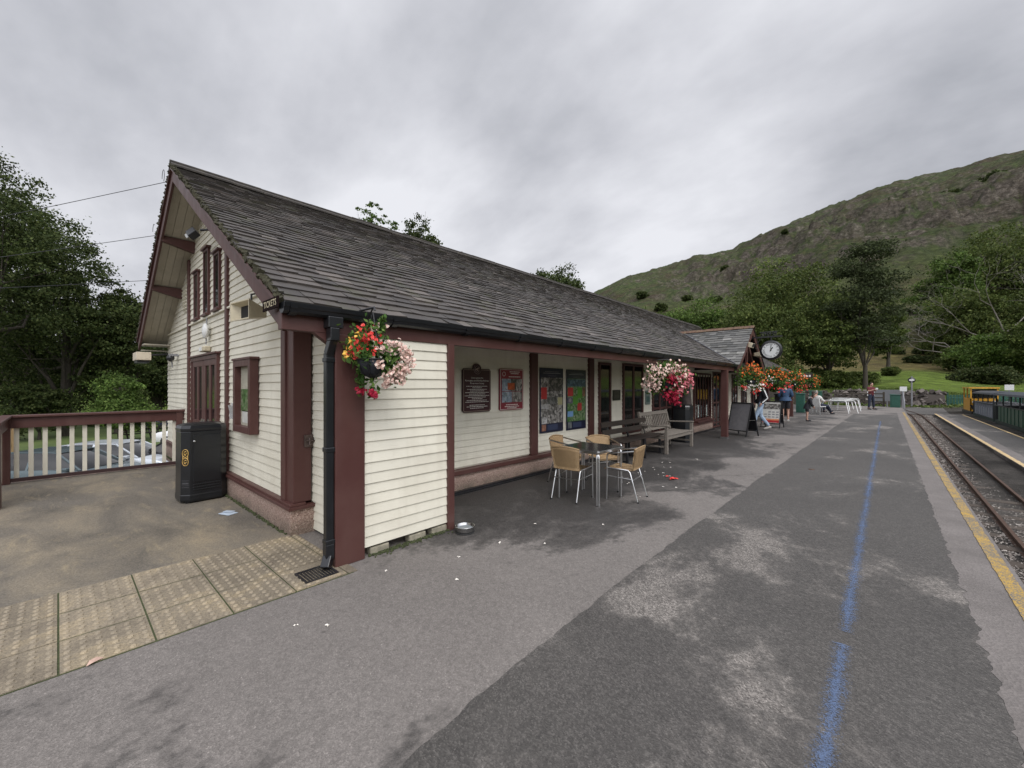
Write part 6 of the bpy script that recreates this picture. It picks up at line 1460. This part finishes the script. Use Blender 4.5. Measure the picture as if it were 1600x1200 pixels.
def make_tree(name,label,x,y,zt,r,leaf,mat,nlobe=9,nclump=260,nl=60,base=None,cb=.25,group=None,seed=1,sq=1.,trunk=.3,spread=.10,kind='round',ground=None,lean=0):
    rg=np.random.default_rng(seed); g=gz(x,y) if ground is None else ground; H_=zt-g
    t=thing(name,label,'tree',(x,y,g),group=group)
    zc=g+H_*(cb+1)/2; hz=H_*(1-cb)/2
    # lobes fill an uneven ellipsoid
    lob=[]
    for i in range(nlobe):
        a=rg.uniform(0,2*PI); u=rg.uniform(-.75,.85); q=math.sqrt(1-u*u)
        if kind=='pine': u=-1+2*(i+.5)/nlobe; q=(.95-.55*(u+1)/2)*rg.uniform(.35,1)
        rr=rg.uniform(.35,.72) if kind!='pine' else .8
        lob.append((x+r*q*rr*math.cos(a)+lean*(u+1)*r*.3,y+r*q*rr*math.sin(a),zc+hz*u*(.72 if kind!='pine' else .92),r*(rg.uniform(.30,.52) if kind!='pine' else rg.uniform(.22,.36))))
    if kind=='round': lob.append((x,y,zt-r*.42,r*.42)); lob.append((x,y,zc,r*.55))
    if kind=='tip':
        lob=[]
        for c_ in range(5):
            a=(c_-2)/2.4; hx=zt-abs(a-.05)*r*1.1-r*rg.uniform(.1,.4)
            cx,cy=x+SA*a*r,y-CA*a*r
            for q in range(7): lob.append((cx+rg.normal()*.1*r,cy+rg.normal()*.1*r,hx-q*r*.26,r*(.10+.028*q)))
    lob=np.array(lob); w=lob[:,3]**2; w/=w.sum()
    idx=rg.choice(len(lob),nclump,p=w); dv=rg.normal(size=(nclump,3)); dv[:,2]=dv[:,2]*.9+.25; dv/=np.linalg.norm(dv,axis=1)[:,None]
    rad_=lob[idx,3]*rg.uniform(.72,1.08,nclump)*rg.choice([1,1,1,1.18],nclump)
    vz=.8 if kind!='tip' else 1.3
    if kind=='pine': vz=.35
    Cc=lob[idx,:3]+dv*rad_[:,None]*np.array([1,1,vz*sq]); Cc[:,2]=np.minimum(Cc[:,2],zt+.02*H_)
    Cc[:,2]=np.maximum(Cc[:,2],g+.3)
    sp=lob[idx,3]*spread*2.2*rg.uniform(.7,1.3,nclump)
    V,Q=leafcloud(Cc,sp,nl,leaf,rg,.5 if kind!='pine' else .35)
    tone=np.repeat(np.clip(rg.normal(.5,.22,nclump),0,1),nl*4)
    fastmesh('crown',V,Q,mat,t,dict(tone=tone))
    m=M(); top=zc+hz*.25; tr_=trunk
    pts=[(x,y,g-.2),(x+rg.normal()*.1,y,g+H_*.15),(x+rg.normal()*.02*H_,y+rg.normal()*.02*H_,g+H_*.35),(x+rg.normal()*.02*H_,y,top)]
    m.tube(pts,[tr_*1.35,tr_,tr_*.8,tr_*.35],9)
    for l in lob[:12]:
        s=pts[1+int(rg.integers(0,2))]; a=Vector(s); b=Vector(l[:3]); mid=a.lerp(b,.5)+Vector((rg.normal()*.05,rg.normal()*.05,-.03))*H_*.5
        m.tube([a,mid,b],[tr_*.45,tr_*.28,tr_*.08],6)
        for k in range(3):
            e=b+Vector(rg.normal(size=3))*l[3]*.7; m.tube([mid.lerp(b,.5),e],[tr_*.15,tr_*.04],4)
    m.build('trunk',TRUNK,t); return t
def T(px,d,ytop,rpx,label,mat,**k):
    x,y=at(px,d); zt=HC+(602-ytop)/644*d; r=rpx/644*d
    nm=k.pop('name','oak_tree'); lf=k.pop('leaf',None) or max(.085,d*.0042)
    return make_tree(nm,label,x,y,zt,r,lf,mat,**k)
G1='trees beyond the car park'
T(-70,23,172,146,'tallest dark tree at the left edge, standing in front of the others',LEAF_OAK,group=G1,seed=3,nclump=430,nl=80,nlobe=20,cb=.12,leaf=.125,spread=.075)
T(100,29,362,98,'dark broad tree whose top edge is level with the middle cable',LEAF_OAK,group=G1,seed=4,nclump=430,nl=80,nlobe=18,cb=.02,leaf=.14,spread=.08)
T(188,31,452,52,'lower dark tree between the broad tree and the gable',LEAF_OAK,group=G1,seed=5,nclump=300,nl=70,cb=.02,leaf=.15,spread=.11)
T(20,34,300,85,'dark tree filling the gap behind the leftmost two trees',LEAF_OAK,group=G1,seed=6,nclump=380,nl=70,nlobe=12,cb=.02,leaf=.16)
T(245,40,520,60,'dark hedge tree seen beside the end of the gable wall',LEAF_OAK,group=G1,seed=7,nclump=300,nl=70,cb=.0,leaf=.19)
T(310,48,560,70,'dark hedge tree hidden mostly by the gable wall',LEAF_OAK,group=G1,seed=17,nclump=200,nl=60,cb=.0,leaf=.22)
T(190,25.5,585,52,'lighter green bush in front of the dark trees behind the railing',LEAF_BR,group=G1,seed=8,nclump=190,nl=60,cb=.0,leaf=.12,name='garden_bush',trunk=.08)
T(-180,30,150,140,'dark tree just outside the left edge of the view',LEAF_OAK,group=G1,seed=9,nclump=260,nl=60,nlobe=12,cb=.05,leaf=.16)
T(60,27,600,50,'low dark bush behind the left end of the railing',LEAF_OAK,group=G1,seed=10,nclump=150,nl=60,cb=0,leaf=.13,name='garden_bush',trunk=.08)
T(45,38,470,120,'long dark tree mass low behind the railing at the left',LEAF_OAK,group=G1,seed=90,nclump=420,nl=70,nlobe=16,cb=.0,leaf=.18)
T(175,36,500,60,'dark tree low behind the lighter green bush',LEAF_OAK,group=G1,seed=91,nclump=300,nl=70,cb=.0,leaf=.17)
for k,(px,d,yt) in enumerate(((95,33,672),(150,36,668),(185,34,664),(60,38,670))):
    T(px,d,yt,14,['round shrub on the lawn behind the grey green estate','second round shrub on the lawn, left of centre of the railing','shrub on the lawn above the silver white car','shrub on the lawn beside the board fence'][k],LEAF_OAK,seed=30+k,nclump=50,nl=50,cb=0,leaf=.14,name='garden_shrub',trunk=.05)
G2='treetops showing over the station roof'
T(578,27,298,50,'pale green treetop with upright shoots over the roof ridge',LEAF_BR,group=G2,seed=11,nclump=260,nl=40,nlobe=16,kind='tip',leaf=.10,trunk=.05,spread=.17)
T(655,28,334,40,'darker treetop just right of the upright shoots',LEAF_OAK,group=G2,seed=12,nclump=150,nl=50,nlobe=10,leaf=.125,cb=.45,trunk=.12)
T(722,34,385,20,'small sprig of leaves farther along the roof ridge',LEAF_OAK,group=G2,seed=13,nclump=60,nl=36,nlobe=6,kind='tip',leaf=.14,trunk=.1)
T(872,58,410,56,'treetop over the roof ridge next to the foot of the fell',LEAF_OAK,group=G2,seed=14,nclump=260,nl=60,nlobe=11,leaf=.24,cb=.4)
G3='woodland trees behind the far end of the station'
T(1085,80,462,72,'bright green rounded tree behind the lobby roof',LEAF_BR,group=G3,seed=20,nclump=480,nl=65,nlobe=13,cb=.1,leaf=.34)
T(1000,98,486,60,'green tree low on the fell behind the roof ridge',LEAF_BR,group=G3,seed=21,nclump=260,nl=60,nlobe=10,cb=.05,leaf=.42)
T(1030,70,505,45,'small green tree between the bright tree and the roof',LEAF_BR,group=G3,seed=41,nclump=260,nl=60,nlobe=10,cb=.05,leaf=.3)
T(1235,74,420,88,'largest broad oak behind the station clock',LEAF_MID,group=G3,seed=22,nclump=560,nl=70,nlobe=15,cb=.12,leaf=.31,trunk=.5)
T(1165,62,468,62,'oak whose branches spread just above the lobby gable',LEAF_MID,group=G3,seed=23,nclump=380,nl=65,nlobe=11,cb=.1,leaf=.27)
T(1295,60,462,56,'oak between the clock and the tall pine',LEAF_MID,group=G3,seed=24,nclump=380,nl=65,nlobe=12,cb=.08,leaf=.26)
T(1388,80,468,30,'dark tree tucked behind the tall pine',LEAF_MID,group=G3,seed=25,nclump=260,nl=65,nlobe=10,cb=.08,leaf=.28)
T(1352,56,376,62,'tall pine with a long bare trunk and drooping branches',LEAF_PINE,group=G3,seed=26,nclump=300,nl=60,nlobe=30,cb=.26,leaf=.23,kind='pine',trunk=.24,name='pine_tree',spread=.2)
for k,(px,d,yt,rp) in enumerate(((1215,58,575,40),(1290,60,580,36),(1345,64,585,28),(1392,75,575,12),(1140,60,560,40))):
    T(px,d,yt,rp,['dark undergrowth tree behind the last flower baskets','dark undergrowth tree behind the white tables','dark undergrowth at the foot of the pine','dark low tree right of the pine trunk','dark undergrowth tree hidden behind the lobby'][k],LEAF_MID,group=G3,seed=50+k,nclump=220,nl=60,cb=0,leaf=.24,trunk=.12)
G4='woodland trees on the slope at the right'
RT=[(1560,122,348,70,'tallest oak at the right, rising behind the bare branches',LEAF_MID),(1490,118,388,48,'rounded oak at the left end of the right hand wood',LEAF_BR),(1640,118,356,70,'oak at the right edge of the view',LEAF_MID),(1520,100,455,60,'dark oak below the bare branches',LEAF_MID),(1610,96,450,55,'dark oak beneath the right edge crown',LEAF_MID),(1490,108,478,34,'dark oak beside the bracken slope',LEAF_MID),(1575,78,528,58,'green tree behind the open coaches',LEAF_BR),(1515,88,540,34,'low green tree behind the locomotive',LEAF_MID),(1640,70,500,55,'tree beyond the right edge behind the coaches',LEAF_MID),(1700,120,360,70,'oak beyond the right edge of the view',LEAF_MID),(1545,66,578,34,'yellowish bush just above the locomotive roof',SHRUB)]
for k,(px,d,yt,rp,lab,mt) in enumerate(RT): T(px,d,yt,rp,lab,mt,group=G4,seed=70+k,nclump=380 if rp>45 else 240,nl=62,nlobe=12,cb=0,leaf=d*.0041,trunk=.3)
# bare tree
def bare(x,y,g,H_,label,seed):
    rg=random.Random(seed); t=thing('bare_tree',label,'tree',(x,y,g)); m=M()
    def br(p,d,l,r,k):
        q=p+d*l*.5+Vector((rg.gauss(0,.08),rg.gauss(0,.08),rg.gauss(0,.06)))*l; e=q+(d+Vector((rg.gauss(0,.25),rg.gauss(0,.25),rg.gauss(0,.15)))).normalized()*l*.5
        m.tube([p,q,e],[r*.6,r*.5,r*.38],6 if k<3 else 4)
        if k>=6 or l<.5: return
        for _ in range(rg.choice((2,3)) if k<5 else 2):
            nd=(d+Vector((rg.gauss(0,.65),rg.gauss(0,.65),rg.gauss(0.02,.4)))).normalized(); br(e,nd,l*rg.uniform(.62,.86),r*.60,k+1)
    br(Vector((x,y,g)),Vector((.05,.1,1)),H_*.40,.42,0); br(Vector((x,y,g+H_*.3)),Vector((-.5,.75,.25)).normalized(),H_*.32,.26,1); br(Vector((x,y,g+H_*.36)),Vector((.5,-.7,.35)).normalized(),H_*.28,.24,1)
    m.build('branches',DEADW,t)
x,y=at(1565,93); bare(x,y,gz(x,y),21,'bare pale branched dead tree in front of the right hand wood',5)
x,y=at(1500,94); bare(x,y,gz(x,y)-1,15,'smaller bare dead tree left of the big one',9)
# dark shrubs dotted over the fell
k=0
sh=None
for px,d,w in ((1145,300,7),(1132,290,5),(1490,250,9),(1550,250,10),(1055,330,4),(1005,290,7),(1225,300,4),(1350,260,5),(1120,240,5),(1075,250,6),(1030,240,7),(960,280,6),(1430,105,3),(1455,104,3),(1442,115,4),(1475,110,4),(1405,135,3),(1445,135,4),(1420,160,4),(1400,118,2.5),(1465,122,3.5)):
    x,y=at(px,d); g=gz(x,y)
    make_tree('hillside_shrub','dark rounded shrub on the open side of the fell',x,y,g+w*.62,w*.62,d*.0042,LEAF_OAK if d>160 else SHRUB,nlobe=5,nclump=70,nl=34,cb=0,group='dark shrubs dotted over the fell',seed=200+k,trunk=.1,ground=g-.3); k+=1

# ---------------------------------------------------------------- small litter, moss, petals
rg=random.Random(4)
PET=[(2.2,2.62),(2.5,2.95),(3.3,2.55),(3.7,3.0),(4.2,2.4),(5.6,2.6),(6.2,3.1),(6.6,3.3),(6.9,3.2),(7.1,3.35),(7.4,3.0),(7.6,3.25),(8.0,3.1),(7.2,2.9),(6.4,2.6),(8.5,3.3),(9.2,3.0),(3.0,2.9),(1.9,3.2),(1.2,2.75),(1.05,2.9)]
def petalthing(x,y,mt,lab,s=.02,nm='fallen_petal',z=.004):
    m=M()
    for k in range(3):
        a=rg.random()*6; p=Vector((x+rg.gauss(0,.008),y+rg.gauss(0,.008),z)); d=Vector((math.cos(a),math.sin(a),.1)); n=Vector((-math.sin(a),math.cos(a),.05)); m.add([p-d*s,p+n*s*.6+Vector((0,0,.006)),p+d*s,p-n*s*.6+Vector((0,0,.004))],[(0,1,2,3)])
    o=m.build(nm,mt); return tag(o,lab,'petal','pale petals scattered on the asphalt')
for x,y in PET:
    for q in range(2 if x>5 else 1): petalthing(x+rg.gauss(0,.15)*q,y+rg.gauss(0,.1)*q,P_WH,'pale fallen petal lying on the asphalt near the building',rg.uniform(.009,.016))
m=M()
for k in range(14):
    a=rg.random()*6; p=Vector((7.0+rg.gauss(0,.05),2.72+rg.gauss(0,.05),.012+rg.random()*.02)); m.add([p+Vector((math.cos(a+q)*.03,math.sin(a+q)*.03,rg.gauss(0,.008))) for q in (0,1.4,3,4.6)],[(0,1,2,3)])
tag(m.build('fallen_flower',P_RED),'single red flower head fallen on the dark asphalt beyond the table','flower')
m=M(); m.add([(.105,3.345,.012),(.135,3.352,.018),(.18,3.385,.010),(.15,3.40,.022),(.12,3.38,.024)],[(0,1,2,3,4)]); tag(m.build('fallen_leaf',simple('dry_leaf',(.50,.34,.27),.7)),'pinkish dry leaf at the edge of the tactile slabs','leaf')
m=M(); m.obox((1.42,6.05,.012),(.13,.16,.006),(.05,.03,.5)); m.obox((1.44,6.1,.02),(.10,.10,.004),(.12,.1,.9)); tag(m.build('paper_litter',simple('litter_paper',(.45,.52,.60),.6)),'crumpled pale blue paper by the foot of the gable wall','litter')
for (xa,ya,xb,yb,w,sd) in ((5.2,3.3,7.3,1.66,.007,1),(6.5,3.1,8.6,1.66,.006,2),(11.5,3.2,12.6,1.6,.010,4)):
    m=M(); n_=40; P0=Vector((xa,ya,.003)); D=Vector((xb-xa,yb-ya,0)); nn=Vector((-D.y,D.x,0)).normalized(); prev=None
    for i in range(n_+1):
        u=i/n_; c_=P0+D*u+nn*(.10*noise.noise(Vector((u*3,sd,0)))+.035*noise.noise(Vector((u*14,sd,5)))); ww=w*(.5+.5*abs(noise.noise(Vector((u*9,sd,9)))))*(1 if 0<i<n_ else .05)
        cur=(c_-nn*ww,c_+nn*ww)
        if prev: m.add([prev[0],prev[1],cur[1],cur[0]],[(0,3,2,1)])
        prev=cur
    o=m.build('asphalt_crack',simple('crack_tar',(.045,.042,.038),.9)); struct(o,'thin wandering crack across the old asphalt','crack')
m=M(); m.lathe([(.001,.012),(.05,.011),(.055,.0)],(9.6,1.05,0),16); tag(m.build('iron_cover',RUST),'small round rusty cover set in the asphalt','cover')
m=M()
for k in range(320):
    x=rg.uniform(1.95,2.9); p=Vector((x,3.60-abs(rg.gauss(0,.035)),.004+rg.random()*.008)); m.obox(p,(.016,.014,.010),(rg.random()*3,rg.random()*3,rg.random()*3))
for k in range(500):
    y=rg.uniform(4.72,12); m.obox((1.64-abs(rg.gauss(0,.012)),y,.008+rg.random()*.01),(.016,.02,.012),(rg.random()*3,rg.random()*3,rg.random()*3))
tag(m.build('moss_tufts',MOSS),'moss and grit gathered at the foot of the walls','moss',kind='stuff')
rr=np.random.default_rng(3)
n=16000; ang=rr.uniform(0,1,n); P_=np.stack([rr.uniform(44,75,n),rr.uniform(-14,12,n),np.zeros(n)],1)
P_[:,2]=[gz(a,b) for a,b in P_[:,:2]]
V,Q=leafcloud(P_,np.full(n,.15),2,.16,rr,.5); o=fastmesh('rough_grass',V,Q,leafmat('grass_blade',(.05,.08,.015),(.09,.13,.03),(.14,.17,.05),.2,False)); tag(o,'rough grass and weeds beyond the end of the tracks','grass',kind='stuff')
